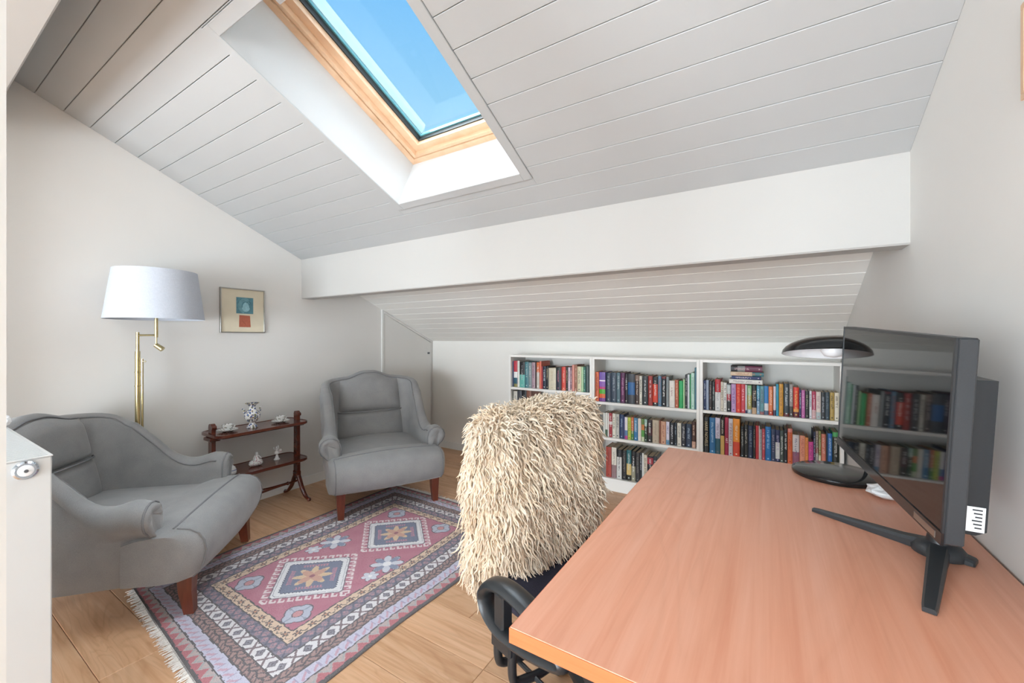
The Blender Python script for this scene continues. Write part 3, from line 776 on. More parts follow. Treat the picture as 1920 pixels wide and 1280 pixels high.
# ------------------------------------------------------------------ rug
RX0, RX1, RY0, RY1 = -2.578, -1.305, 0.640, 2.315
def rug_near(x): return 0.690 - 0.082 * (x - RX0)
def build_rug():
    nx, ny = 318, 430
    xs = np.linspace(RX0, RX1, nx + 1); vs = np.linspace(0, 1, ny + 1)
    X, V = np.meshgrid(xs, vs)                     # rows along v
    near = rug_near(X); far = RY1 + 0.02 * np.sin((X - RX0) * 3.0) - 0.035 * (X - RX0)
    Yn = RY0 + (RY1 - RY0) * V                     # nominal pattern y
    k = np.clip(1 - V / 0.25, 0, 1) ** 1.5; kf = np.clip((V - 0.75) / 0.25, 0, 1) ** 1.5
    Y = Yn + (near - RY0) * k + (far - RY1) * kf
    Xw = X + 0.004 * np.sin(Y * 9.0) + 0.006 * np.sin(Y * 4.1 + 1)
    Z = 0.0062 + 0.0010 * np.sin(X * 14 + 2 * Y) * np.sin(Y * 11) + 0.0004
    n = (nx + 1) * (ny + 1)
    top = np.stack([Xw.ravel(), Y.ravel(), Z.ravel()], 1)
    rs = np.random.RandomState(3)
    # colours per face, from the centre of each cell
    fx = (xs[:-1] + xs[1:]) / 2; fv = (vs[:-1] + vs[1:]) / 2
    PX, PV = np.meshgrid(fx, fv); PY = RY0 + (RY1 - RY0) * PV
    def c(r, g, b): return np.array([lin(r), lin(g), lin(b)])
    img = np.zeros(PX.shape + (3,))
    dx = np.minimum(PX - RX0, RX1 - PX); dy = np.minimum(PY - RY0, RY1 - PY) * 1.12
    d = np.minimum(dx, dy)
    along = np.where(dx < dy, PY, PX)              # coordinate running along the band
    wob = 0.0018 * np.sin(along * 70) + 0.0012 * np.sin(along * 173)
    d = d + wob
    def put(mask, col): img[mask] = col
    def tri(x, p): return np.abs(((x / p) % 1.0) - 0.5) * 2
    put(d < 9, c(178, 104, 124))                    # rose field
    blot = np.sin(PX * 31 + 3 * np.sin(PY * 13)) * np.sin(PY * 27 + 2 * np.sin(PX * 17))
    img += (blot * 0.02)[..., None]
    # border bands from the edge inwards
    b0, b1, b2, b3, b4, b5, b6 = 0.014, 0.064, 0.119, 0.172, 0.230, 0.286, 0.340
    put(d < b6, c(214, 186, 160)); put(d < b5, c(110, 104, 122)); put(d < b4, c(216, 212, 214)); put(d < b3, c(152, 118, 112))
    put(d < b2, c(190, 188, 206)); put(d < b1, c(178, 160, 158)); put(d < b0, c(64, 58, 58))
    ink = c(66, 58, 66)
    # zigzag of red triangles
    q = (d - b0) / (b1 - b0); z = tri(along, 0.052)
    put((d > b0) & (d < b1) & (q < 0.12 + 0.72 * z), c(176, 92, 100))
    put((d > b0) & (d < b1) & (q > 0.30 + 0.62 * z) & (q < 0.42 + 0.62 * z), c(150, 158, 160))
    # lavender band with pink hooks
    q = (d - b1) / (b2 - b1); ph = (along / 0.040) % 1.0
    m = (d > b1) & (d < b2)
    put(m & (np.abs(q - 0.2 - 0.6 * ph) < 0.12) & (ph < 0.75), c(190, 150, 170))
    put(m & (ph > 0.66) & (ph < 0.80) & (q > 0.25) & (q < 0.8), c(160, 150, 178))
    # brown band with a dark vine
    q = (d - b2) / (b3 - b2); m = (d > b2) & (d < b3)
    put(m & (np.abs(q - 0.5 - 0.10 * np.sin(along * 120)) < 0.08), ink)
    for sgn in (-1, 1):
        ph = ((along + 0.008 * sgn) / 0.026) % 1.0
        put(m & (np.abs((q - 0.5) * sgn - 0.10 - 0.55 * ph) < 0.10) & (ph < 0.6), c(80, 64, 70))
    put(m & ((q < 0.14) | (q > 0.88)) & (((along / 0.018) % 1) < 0.5), c(112, 80, 78))
    # white band with crosses and lozenges
    q = (d - b3) / (b4 - b3); m = (d > b3) & (d < b4)
    ph = (along / 0.095) % 1.0; cell = ph < 0.5; p2 = np.where(cell, ph, ph - 0.5) * 2
    cross = np.minimum(np.abs(p2 - q), np.abs(p2 - (1 - q)))
    put(m & cell & (cross < 0.12), c(112, 92, 98))
    loz = np.abs(p2 - 0.5) + np.abs(q - 0.5)
    put(m & ~cell & (loz < 0.40), c(104, 98, 108)); put(m & ~cell & (loz < 0.22), c(134, 130, 142)); put(m & ~cell & (loz < 0.10), c(74, 68, 78))
    # slate band with an interlaced scroll
    q = (d - b4) / (b5 - b4); m = (d > b4) & (d < b5)
    for s_, cc in ((0.0, c(150, 118, 130)), (0.5, c(78, 80, 100))):
        put(m & (np.abs(q - 0.5 - 0.32 * np.sin((along / 0.06 + s_) * 2 * math.pi)) < 0.11), cc)
    put(m & (np.hypot(((along / 0.03) % 1 - 0.5) * 0.5, q - 0.5) < 0.12), c(170, 124, 132))
    # cream band with small dark flowers
    q = (d - b5) / (b6 - b5); m = (d > b5) & (d < b6)
    ph = (along / 0.062) % 1.0
    rr = np.hypot((ph - 0.3) * 1.1, q - 0.5); ang = np.arctan2(q - 0.5, ph - 0.3)
    put(m & (rr < 0.26 + 0.10 * np.cos(5 * ang)), c(96, 78, 74)); put(m & (rr < 0.10), c(196, 140, 110))
    put(m & (np.abs(q - 0.5 - 0.28 * np.sin(ph * 2 * math.pi)) < 0.06) & (ph > 0.55), c(110, 96, 84))
    for bb in (b0, b1, b2, b3, b4, b5, b6):
        put(np.abs(d - bb) < 0.0034, ink)
    # medallions
    CXm = (RX0 + RX1) / 2
    for cy in (1.212, 1.752):
        ex, ey = PX - CXm, PY - cy
        hx, hy = 0.242, 0.217
        L = np.abs(ex) / hx + np.abs(ey) / hy
        L = np.maximum(L, np.maximum(np.abs(ex) / (hx * 0.96), np.abs(ey) / (hy * 0.96)))
        t = (np.abs(ex) / hx - np.abs(ey) / hy)    # along each edge
        ph = (t / 0.235) % 1.0
        hook = (L >= 1.0) & (L < 1.21) & (ph < 0.30)
        hook |= (L >= 1.15) & (L < 1.215) & (ph < 0.74)
        hook |= (L >= 1.09) & (L < 1.215) & (ph > 0.58) & (ph < 0.74)
        put(hook & (d > b6), c(224, 208, 210))
        saw = 0.035 * (tri(t, 0.10) - 0.5)
        put(L < 1.0, c(226, 224, 226)); put(np.abs(L - 1.0) < 0.018, c(104, 92, 104)); put(np.abs(L - 0.93) < 0.008, c(150, 150, 160))
        put(L < 0.80 + saw, c(70, 72, 94)); put(L < 0.77 + saw, c(104, 112, 138))
        put((np.abs(L - 0.60) < 0.055) & (np.abs(t) < 0.40) & (tri(t, 0.085) > 0.42), c(186, 124, 142))
        put((np.abs(L - 0.66) < 0.012) & (np.abs(t) < 0.40), c(186, 124, 142))
        rr = np.hypot(ex, ey); an = np.arctan2(ey, ex)
        put(rr < 0.072 + 0.022 * np.cos(8 * an), c(214, 184, 148)); put(rr < 0.050 + 0.024 * np.cos(4 * an), c(200, 150, 130)); put(rr < 0.014, c(150, 84, 96))
    def rosette(cx, cy, r):
        ex, ey = PX - cx, PY - cy
        rr = np.hypot(ex, ey); an = np.arctan2(ey, ex)
        o_ = r * (0.82 + 0.22 * np.abs(np.cos(2 * an)))
        put(rr < o_ * 1.10, c(90, 78, 92)); put(rr < o_, c(178, 182, 198))
        put((np.abs(np.sin(2 * an)) < 0.16) & (rr < o_) & (rr > r * .42), c(140, 146, 166)); put(rr < r * 0.40, c(90, 78, 92)); put(rr < r * 0.33, c(196, 136, 140))
    for p in ((-2.150, 1.012), (-1.730, 1.012), (-2.145, 1.948), (-1.745, 1.948)): rosette(p[0], p[1], 0.060)
    def flower(cx, cy, r, k):
        ex, ey = PX - cx, PY - cy
        rr = np.hypot(ex, ey); an = np.arctan2(ey, ex)
        o_ = r * (0.55 + 0.45 * np.abs(np.cos(k * an / 2)) ** 0.8)
        put(rr < o_ * 1.08, c(88, 76, 92)); put(rr < o_, c(204, 204, 214))
        if k == 8:
            s8 = (np.abs(np.cos(2 * an)) > 0.75); put(s8 & (rr < o_ * .96) & (rr > r * .3), c(122, 132, 160))
        put(rr < r * 0.26, c(232, 230, 232))
    for sx in (-1, 1):
        flower(CXm + sx * 0.222, 1.487, 0.082, 8); flower(CXm + sx * 0.243, 1.366, 0.042, 6)
    img *= (1 + 0.10 * (rs.rand(*PX.shape) - 0.5))[..., None]
    img = np.clip(img * 1.12 + 0.012, 0.01, 1)
    # mesh: woven top, hem sides
    idx = np.arange(n).reshape(ny + 1, nx + 1)
    quads = np.stack([idx[:-1, :-1], idx[:-1, 1:], idx[1:, 1:], idx[1:, :-1]], -1).reshape(-1, 4)
    rim = np.concatenate([idx[0, :], idx[1:, -1], idx[-1, -2::-1], idx[-2:0:-1, 0]])
    bot = top[rim].copy(); bot[:, 2] = 0.0006
    nb = len(rim); bi = n + np.arange(nb)
    sides = np.stack([rim, bi, np.roll(bi, -1), np.roll(rim, -1)], 1)
    V3 = np.concatenate([top, bot]); Q = np.concatenate([quads, sides])
    me = bpy.data.meshes.new('rug')
    me.vertices.add(len(V3)); me.vertices.foreach_set('co', V3.astype(np.float32).ravel())
    me.loops.add(len(Q) * 4); me.loops.foreach_set('vertex_index', Q.astype(np.int32).ravel())
    me.polygons.add(len(Q)); me.polygons.foreach_set('loop_start', np.arange(0, len(Q) * 4, 4, dtype=np.int32))
    me.update(calc_edges=True)
    at = me.color_attributes.new('weave', 'FLOAT_COLOR', 'CORNER')
    colr = np.ones((len(Q), 4, 4), np.float32)
    colr[:len(quads), :, :3] = img.reshape(-1, 1, 3); colr[len(quads):, :, :3] = c(90, 80, 80)
    at.data.foreach_set('color', colr.ravel())
    me.materials.append(M['rug'])
    o = link_mesh('rug', me)
    tag(o, 'faded rose patterned rug with two white hooked diamonds, fringed ends', 'rug')
    for end in (0, 1):
        mb = MB(); rg = random.Random(end + 9)
        N = 300
        for i in range(N):
            x = RX0 + 0.006 + (RX1 - RX0 - 0.012) * (i + rg.random() * 0.7) / N
            if end == 0:
                y, s = rug_near(x) + 0.004, -1
            else:
                y, s = RY1 + 0.02 * math.sin((x - RX0) * 3.0) - 0.035 * (x - RX0) - 0.004, 1
            L = (0.020 + 0.020 * rg.random()) * (1.0 if end == 0 else 1.3)
            sk = (rg.random() - 0.5) * 0.03
            mb.tube([(x, y, 0.0055), (x + sk * 0.4, y + s * L * 0.5, 0.0040), (x + sk, y + s * L, 0.0024)], [0.0022, 0.0021, 0.0012], 4)
        tag(mb.build('fringe', M['fringe'], o), 'cream yarn fringe', None, None, 'stuff')
build_rug()

# ------------------------------------------------------------------ armchairs
def armchair(loc, rz, label, bh=1.0):
    root = empty('armchair', loc, rz)
    tag(root, label, 'armchair', 'grey velvet armchairs')
    # plan path of the shell, right arm front to the middle of the back, as (x, y, nx, ny)
    half = []
    for i in range(17):
        y = 0.235 - 0.435 * i / 16
        half.append((0.350 - 0.004 * i / 16, y, 1.0, 0.0))
    cx, cy, R = 0.206, -0.215, 0.14
    for i in range(1, 11):
        a = math.radians(-9 * i)
        half.append((cx + R * math.cos(a), cy + R * math.sin(a), math.cos(a), math.sin(a)))
    for i in range(1, 11):
        half.append((cx * (1 - i / 10), cy - R, 0.0, -1.0))
    n_side = 17
    def height(p):
        x, y, nx, ny = p
        if ny == 0:
            return interp(-y, [(-0.235, 0.515), (-0.19, 0.528), (-0.09, 0.505), (0.0, 0.535), (0.10, 0.655), (0.20, 0.775)])
        if nx > 0.001:
            return interp(math.degrees(math.atan2(-ny, nx)), [(0, 0.775), (35, 0.845), (90, 0.876)])
        return 0.876 + 0.048 * smoothstep(0.205, 0.03, abs(x)) if abs(x) < 0.206 else 0.876
    def section(p):
        x, y, nx, ny = p
        back = -ny
        h = height(p)
        if h > 0.53: h = 0.53 + (h - 0.53) * bh
        r = 0.068 - 0.030 * smoothstep(0.20, -0.10, y)
        if back > 0: r = 0.038 
        inn = -0.045; cxo = inn + r
        out = 0.040 - 0.010 * (1 - smoothstep(0.2, -0.1, y)) if back <= 0 else 0.040
        pts = [(inn, 0.16), (inn, 0.30), (inn, 0.42), (inn, h - r - (h - r - 0.42) * 0.5), (inn, h - r)]
        for k in range(1, 10):
            a = math.radians(180 - 24 * k)
            pts.append((cxo + r * math.cos(a), h - r + r * math.sin(a)))
        pts += [(out, h - 2.0 * r - 0.015), (out, 0.36), (out, 0.26), (out - 0.012, 0.165)]
        res = []
        lean = 0.03 + 0.13 * max(0.0, back) ** 1.2
        for o, z in pts:
            oo = o + lean * max(0.0, z - 0.30)
            res.append((x + nx * oo, y + ny * oo, z))
        return res
    secs = [section(p) for p in half]
    mir = lambda q: [(-a, b, c) for a, b, c in q]
    right = secs[:n_side]
    backs = secs[n_side - 1:] + [mir(q) for q in secs[n_side - 1:-1]][::-1]
    def armfront(mb, sec, sgn):
        # pleated scroll front: rings shrink towards the roll centre and dome forward
        n = len(sec); y = sec[0][1]
        cxm = sum(q[0] for q in sec[5:14]) / 9; czm = sum(q[2] for q in sec[5:14]) / 9 - 0.006
        rings = [sec]
        for t, dy in ((0.12, 0.016), (0.34, 0.022), (0.65, 0.020), (0.93, 0.012)):
            q = []
            for j, (a, b, c) in enumerate(sec):
                pl = 0.004 * math.cos(j * math.pi) * (1 - t) * t * 4
                tx = cxm if c > 0.40 else a * 0.9 + cxm * 0.1
                tz = czm if c > 0.40 else c
                q.append((a + (tx - a) * t, y + dy + pl, c + (tz - c) * t))
            rings.append(q)
        mb.loft(rings, True, True)
    for sgn in (1, -1):
        mb = MB()
        ss = right if sgn == 1 else [mir(q) for q in right]
        mb.loft(ss, True, False)
        armfront(mb, ss[0], sgn)
        arm = mb.build('armrest', M['velvet'], root, 60)
        # piping round the arm front
        q = ss[0]
        MB().tube([(a, b + 0.006, c) for a, b, c in q[1:-1]], 0.0042, 6).build('arm_piping', M['welt'], arm, 60)
    bk = MB().loft(backs, True, False).build('backrest', M['velvet'], root, 60)
    # piping along the inner top edge of back and arms
    pth = []
    for q in secs[1:]: pth.append(Vector(q[5]))
    pth += [Vector((-v.x, v.y, v.z)) for v in pth[:-1]][::-1]
    MB().tube([v + Vector((0, 0.001, 0.003)) for v in pth], 0.0042, 6).build('top_piping', M['welt'], bk, 60)
    # padded inside back: an upper and a lower cushion panel with a welt between
    def inner_y(z): return -0.355 + 0.045 - 0.16 * max(0.0, z - 0.30)
    def pad(z0f, z1f, name, wide0, wide1):
        mb = MB(); nu, nv = 21, 11; g = []
        for j in range(nv):
            t = j / (nv - 1)
            row = []
            for i in range(nu):
                s_ = -1 + 2 * i / (nu - 1)
                z = z0f(s_) + (z1f(s_) - z0f(s_)) * t
                hw = wide0 + (wide1 - wide0) * t
                pf = (1 - abs(s_) ** 4) * (1 - abs(2 * t - 1) ** 5)
                row.append((s_ * hw, inner_y(z) + 0.004 + 0.052 * pf ** 0.6 - 0.016 * 0, z))
            g.append(row)
        mb.add([p for r_ in g for p in r_], [(j * nu + i, j * nu + i + 1, (j + 1) * nu + i + 1, (j + 1) * nu + i) for j in range(nv - 1) for i in range(nu - 1)])
        return mb.build(name, M['velvet'], root, 70)
    top_z = lambda s_: 0.53 + (0.315 + 0.045 * smoothstep(0.95, 0.05, abs(s_))) * bh
    zm = 0.53 + 0.057 * bh
    pad(lambda s_: zm - 0.002, top_z, 'back_cushion', 0.262, 0.236)
    pad(lambda s_: 0.36, lambda s_: zm + 0.001, 'back_cushion', 0.285, 0.264)
    MB().tube([(0.264 * (-1 + 2 * i / 20), inner_y(zm) + 0.010 + 0.040 * (1 - abs(-1 + 2 * i / 20) ** 4) ** 0.6, zm) for i in range(21)], 0.0052, 6).build('back_piping', M['welt'], root, 60)
    # seat deck between the arms
    mb = MB(); nu, nv = 15, 13; g = []
    for j in range(nv):
        t = j / (nv - 1); y = -0.33 + 0.64 * t
        for i in range(nu):
            s_ = -1 + 2 * i / (nu - 1)
            g.append((s_ * 0.318, y, 0.372 + 0.036 * (1 - s_ * s_) * (0.45 + 0.55 * math.sin(math.pi * min(1, 0.15 + t * 0.8))) - 0.012 * t))
    mb.add(g, [(j * nu + i, j * nu + i + 1, (j + 1) * nu + i + 1, (j + 1) * nu + i) for j in range(nv - 1) for i in range(nu - 1)])
    mb.build('seat_deck', M['velvet'], root, 70)
    # full-width front roll of the seat
    prof = [(0.14, 0.175), (0.30, 0.168), (0.385, 0.172), (0.412, 0.195), (0.428, 0.235), (0.436, 0.28), (0.430, 0.322), (0.408, 0.356), (0.372, 0.376), (0.325, 0.384), (0.27, 0.384), (0.20, 0.378), (0.14, 0.360)]
    secs2 = []
    for k in range(25):
        s_ = -1 + 2 * k / 24
        a = abs(s_)
        sc = 1 - 0.16 * smoothstep(0.90, 1.0, a) - 0.02 * a
        up = 0.026 * (1 - s_ * s_)
        bow = 0.022 * (1 - s_ * s_)
        q = []
        for y, z in prof:
            zz = 0.28 + (z - 0.28) * (sc if z > 0.2 else 1) + up * smoothstep(0.25, 0.39, z)
            yy = 0.14 + (y - 0.14) * sc + bow * smoothstep(0.2, 0.4, y)
            q.append((s_ * 0.396, yy, zz))
        secs2.append(q)
    seat = MB().loft(secs2, True, True).build('seat_front', M['velvet'], root, 50)
    ln = [Vector(q[9]) + Vector((0, -0.012, 0.001)) for q in secs2[1:-1]]
    MB().tube(ln, 0.0045, 6).build('seat_piping', M['welt'], seat, 60)
    for q in (secs2[1], secs2[-2]):
        MB().tube([Vector(p) + Vector((0.0, 0.0015, 0.0)) for p in q[2:10]], 0.0034, 5).build('end_piping', M['welt'], seat, 60)
    # bottom cloth
    MB().box(-0.33, 0.33, -0.33, 0.30, 0.160, 0.20).build('base', M['velvet'], root)
    for sx in (-1, 1):
        mb = MB()
        mb.loft([[(sx * 0.325 + dx * w, 0.345 + dy * w + (0.0 if z else 0.012), z) for dx, dy in ((-1, -1), (1, -1), (1, 1), (-1, 1))] for z, w in ((0.0, 0.0185), (0.10, 0.025), (0.178, 0.029))], True, True)
        mb.build('leg', M['legwood'], root)
        mb = MB()
        mb.loft([[(sx * 0.28 + dx * w, -0.29 - (0.07 if z == 0 else (0.02 if z < 0.15 else 0)) + dy * w, z) for dx, dy in ((-1, -1), (1, -1), (1, 1), (-1, 1))] for z, w in ((0.0, 0.0175), (0.10, 0.022), (0.178, 0.026))], True, True)
        mb.build('leg', M['legwood'], root)
    return root
def place_armchair(front_mid, facing, label, bh=1.0):
    f = Vector(facing).normalized()
    o = Vector(front_mid) - f * 0.345
    rz = math.atan2(-f.x, f.y)
    return armchair((o.x, o.y, 0.0080), rz, label, bh)
place_armchair((-2.392, 0.982), (0.68, 0.73), 'grey velvet armchair nearest the radiator, seen from its side', 0.80)
place_armchair((-2.250, 1.980), (0.882, -0.47), 'grey velvet armchair facing the viewer near the storage hatch')

# ------------------------------------------------------------------ two-tier mahogany stand
TX, TY0, TY1 = -3.040, 1.205, 1.767
st = empty('tiered_stand', (TX, (TY0 + TY1) / 2, 0))
tag(st, 'dark mahogany two-tier stand with sabre feet against the left wall', 'side table')
HL = (TY1 - TY0) / 2
def tray(z):
    mb = MB()
    hx, hy, r = 0.140, HL + 0.022, 0.055
    pts = []
    for (cx_, cy_, a0) in ((hx - r, hy - r, 0), (-hx + r, hy - r, 90), (-hx + r, -hy + r, 180), (hx - r, -hy + r, 270)):
        for k in range(6):
            a = math.radians(a0 + 18 * k); pts.append((cx_ + r * math.cos(a), cy_ + r * math.sin(a)))
    secs = []
    for sc, z_ in ((0.95, z - 0.020), (1.0, z - 0.014), (1.0, z + 0.003), (0.965, z + 0.003), (0.955, z)):
        secs.append([(x * sc, y * (1 - (1 - sc) * hx / hy), z_) for x, y in pts])
    mb.loft(secs, True, True)
    return mb.build('tray', M['mahog'], st, 40)
tray(0.590); tray(0.318)
for sy in (-1, 1):
    y = sy * HL
    mb = MB()
    mb.loft([[(dx * w, y + dy * 0.012, z) for dx, dy in ((-1, -1), (1, -1), (1, 1), (-1, 1))] for z, w in ((0.150, 0.027), (0.20, 0.025), (0.60, 0.022), (0.635, 0.024), (0.650, 0.019), (0.656, 0.010))], True, True)
    post = mb.build('post', M['mahog'], st)
    MB().tube([(0.020, y - 0.014, 0.632), (0.020, y + 0.014, 0.632)], 0.014, 10).build('scroll', M['mahog'], post, 40)
    MB().box(-0.03, 0.03, y - 0.016, y + 0.016, 0.165, 0.200, 0.004).build('block', M['mahog'], st)
    for sx in (-1, 1):
        pth = catmull([(sx * 0.010, y, 0.180), (sx * 0.040, y, 0.130), (sx * 0.075, y, 0.070), (sx * 0.120, y, 0.026), (sx * 0.158, y, 0.015)], 5)
        rr = [0.020 - 0.006 * i / (len(pth) - 1) for i in range(len(pth))]
        leg = MB().tube(pth, rr, 8, False, 0.75, (0, 1, 0)).build('leg', M['mahog'], st, 50)
        MB().lathe([(0.004, 0), (0.013, 0.002), (0.015, 0.012), (0.010, 0.022), (0.003, 0.025)], 10, (sx * 0.158, y, 0.0)).build('foot', M['mahog'], leg, 50)
    MB().box(-0.05, 0.05, y - 0.03, y + 0.03, 0.548, 0.570, 0.004).build('bracket', M['mahog'], st)
prof = [(0.008, -HL), (0.008, -0.22), (0.014, -0.212), (0.009, -0.20), (0.011, -0.10), (0.016, -0.025), (0.011, -0.018), (0.017, -0.008), (0.013, 0), (0.017, 0.008), (0.011, 0.018), (0.016, 0.025), (0.011, 0.10), (0.009, 0.20), (0.014, 0.212), (0.008, 0.22), (0.008, HL)]
Mr = Matrix.Rotation(-math.pi / 2, 4, 'X')
MB().lathe(prof, 12, (0, 0, 0.122), Mr).build('stretcher', M['mahog'], st, 50)

# china on the stand
def vase(loc):
    r = empty('vase', loc); tag(r, 'painted porcelain two-handled vase in the middle of the stand', 'vase')
    MB().lathe([(0.004, 0), (0.034, 0), (0.035, 0.006), (0.022, 0.020), (0.017, 0.032), (0.030, 0.044), (0.046, 0.066), (0.050, 0.086), (0.043, 0.106), (0.026, 0.120), (0.020, 0.130), (0.021, 0.150), (0.030, 0.162), (0.041, 0.168), (0.038, 0.168), (0.018, 0.150)], 28).build('body', M['porc_vase'], r, 60)
    MB().lathe([(0.042, 0.1675), (0.0425, 0.170), (0.037, 0.1695)], 28, cap=False).build('rim', M['gilt'], r, 60)
    for s in (-1, 1):
        pth = catmull([(0, s * 0.040, 0.100), (0, s * 0.052, 0.112), (0, s * 0.050, 0.128), (0, s * 0.058, 0.136), (0, s * 0.068, 0.134)], 5)
        MB().tube(pth, [0.007 - 0.004 * i / (len(pth) - 1) for i in range(len(pth))], 7).build('handle', M['porc_vase'], r, 60)
def cup(loc, label):
    r = empty('teacup', (loc[0], loc[1], loc[2])); tag(r, label, 'teacup', 'cups and saucers on the top tray')
    MB().lathe([(0.004, 0.0), (0.015, 0.0), (0.018, 0.004), (0.027, 0.016), (0.031, 0.032), (0.0325, 0.040), (0.030, 0.040), (0.025, 0.018), (0.003, 0.010)], 24, (0, 0, 0)).build('bowl', M['porc_cup'], r, 60)
    pth = catmull([(0, 0.028, 0.032), (0, 0.042, 0.034), (0, 0.044, 0.022), (0, 0.026, 0.012)], 5)
    MB().tube(pth, 0.0032, 6).build('handle', M['porc_cup'], r, 60)
def saucer(loc, label):
    mb = MB(); n = 32
    secs = []
    for rr, z in ((0.004, 0.001), (0.026, 0.0), (0.030, 0.003), (0.050, 0.010), (0.060, 0.015), (0.058, 0.0165), (0.048, 0.0125), (0.028, 0.0065), (0.004, 0.0055)):
        secs.append([(rr * (1 + (0.035 * math.cos(8 * 2 * math.pi * k / n) if rr > 0.04 else 0)) * math.cos(2 * math.pi * k / n), rr * (1 + (0.035 * math.cos(8 * 2 * math.pi * k / n) if rr > 0.04 else 0)) * math.sin(2 * math.pi * k / n), z) for k in range(n)])
    o = mb.loft(secs).build('saucer', M['porc_cup'], None, 60); o.location = loc
    tag(o, label, 'saucer', 'cups and saucers on the top tray')
Z1, Z2 = 0.5906, 0.3186
vase((-3.03, 1.443, Z1))
for y, w in ((1.292, "left of the vase"), (1.640, 'right of the vase')):
    saucer((-3.035, y, Z1), 'scalloped sprigged saucer on the stand, ' + w)
    cup((-3.035, y, Z1 + 0.0066), 'cream sprigged teacup on its saucer, ' + w)
def figurine_jar(loc):
    r = empty('lidded_jar', loc); tag(r, 'small white lidded china jar beside the near armchair scroll', 'jar')
    MB().lathe([(0.004, 0), (0.024, 0), (0.030, 0.010), (0.031, 0.022), (0.027, 0.030), (0.004, 0.031)], 20).build('body', M['porc_blue'], r, 60)
    MB().lathe([(0.028, 0.031), (0.029, 0.034), (0.022, 0.050), (0.010, 0.062), (0.005, 0.066), (0.007, 0.072), (0.003, 0.079)], 20).build('lid', M['porc_blue'], r, 60)
    MB().lathe([(0.0302, 0.0285), (0.0312, 0.0305), (0.0302, 0.0325)], 20, cap=False).build('blue_band', cover('5a6ea8'), r, 60)
def figurine_seated(loc):
    r = empty('figurine', loc); tag(r, 'pink and white china figure reclining on a rounded couch', 'figurine')
    mb = MB(); n = 18; secs = []
    for k in range(13):
        t = -1 + 2 * k / 12; s_ = (1 - abs(t) ** 3) ** 0.5 * 0.9 + 0.1
        secs.append([(0.026 * s_ * math.cos(2 * math.pi * j / n), 0.046 * t, 0.020 + 0.020 * s_ * math.sin(2 * math.pi * j / n) * (1 if math.sin(2 * math.pi * j / n) < 0 else 1.2 + 0.25 * abs(t))) for j in range(n)])
    mb.loft(secs).build('couch', M['porc_pink'], r, 60)
    MB().lathe([(0.004, 0.030), (0.024, 0.036), (0.022, 0.046), (0.013, 0.056), (0.010, 0.064), (0.013, 0.071), (0.005, 0.078)], 16, (0, 0.004, 0)).build('dress', M['porc_pink'], r, 60)
    MB().lathe([(0.002, 0.076), (0.008, 0.080), (0.009, 0.087), (0.006, 0.094), (0.002, 0.096)], 14, (0, 0.006, 0)).build('head', M['porc_white'], r, 60)
    for s in (-1, 1):
        MB().tube([(0.0, 0.004 + s * 0.010, 0.070), (0.008, 0.004 + s * 0.022, 0.060), (0.012, 0.004 + s * 0.026, 0.048)], [0.0045, 0.0038, 0.003], 7).build('arm', M['porc_white'], r, 60)
def figurine_dancer(loc):
    r = empty('figurine', loc); tag(r, 'slim white china figure with raised arms on a round foot', 'figurine')
    MB().lathe([(0.003, 0), (0.020, 0), (0.021, 0.005), (0.013, 0.012), (0.008, 0.030), (0.006, 0.040)], 18).build('foot', M['porc_white'], r, 60)
    MB().lathe([(0.006, 0.036), (0.018, 0.046), (0.017, 0.052), (0.010, 0.062), (0.008, 0.070), (0.010, 0.076), (0.003, 0.080)], 16).build('body', M['porc_blue'], r, 60)
    MB().lathe([(0.002, 0.079), (0.007, 0.082), (0.0075, 0.089), (0.003, 0.095)], 12).build('head', M['porc_white'], r, 60)
    MB().tube([(0, -0.008, 0.074), (0, -0.020, 0.080), (0, -0.022, 0.094)], [0.004, 0.0035, 0.003], 7).build('arm', M['porc_white'], r, 60)
    MB().tube([(0, 0.008, 0.074), (0, 0.014, 0.086), (0, 0.010, 0.102)], [0.004, 0.0035, 0.003], 7).build('arm', M['porc_white'], r, 60)
    MB().lathe([(0.002, -0.004), (0.013, -0.003), (0.013, 0.003), (0.002, 0.004)], 12, (0.004, 0.022, 0.060), Matrix.Rotation(math.pi / 2, 4, 'Y')).build('basket', M['porc_pink'], r, 60)
figurine_jar((-2.965, 1.283, Z2)); figurine_seated((-3.02, 1.462, Z2)); figurine_dancer((-3.05, 1.622, Z2))

# ------------------------------------------------------------------ floor lamp
fl = empty('floor_lamp', (-3.085, 0.850, 0)); tag(fl, 'brass floor lamp with white tapered shade behind the near armchair', 'floor lamp')
MB().lathe([(0.005, 0), (0.120, 0), (0.122, 0.008), (0.110, 0.018), (0.020, 0.026), (0.012, 0.045), (0.011, 0.05)], 32).build('base', M['brass'], fl, 50)
MB().tube([(0, 0, 0.03), (0, 0, 1.135)], 0.0125, 12).build('pole', M['brass'], fl, 50)
MB().tube([(0.010, 0.018, 0.03), (0.010, 0.018, 1.09)], 0.0055, 10).build('pole', M['brass'], fl, 50)
for z in (0.93, 1.01): MB().lathe([(0.012, 0), (0.0145, 0.002), (0.0145, 0.006), (0.012, 0.008)], 14, (0, 0, z), cap=False).build('collar', M['brass'], fl, 50)
MB().tube([(0.010, 0.018, 1.075), (0.022, 0.030, 1.075)], 0.004, 8).build('knob', M['brass'], fl, 50)
MB().tube([(0, 0, 1.13), (0, 0, 1.245)], 0.0085, 12).build('upper_pole', M['brass'], fl, 50)
SXo, SYo = 0.115, 0.050                            # shade axis from pole
MB().tube([(0, 0, 1.228), (SXo, SYo, 1.228)], 0.0055, 10).build('arm', M['brass'], fl, 50)
MB().tube([(SXo, SYo, 1.215), (SXo, SYo, 1.46)], 0.0085, 12).build('stem', M['brass'], fl, 50)
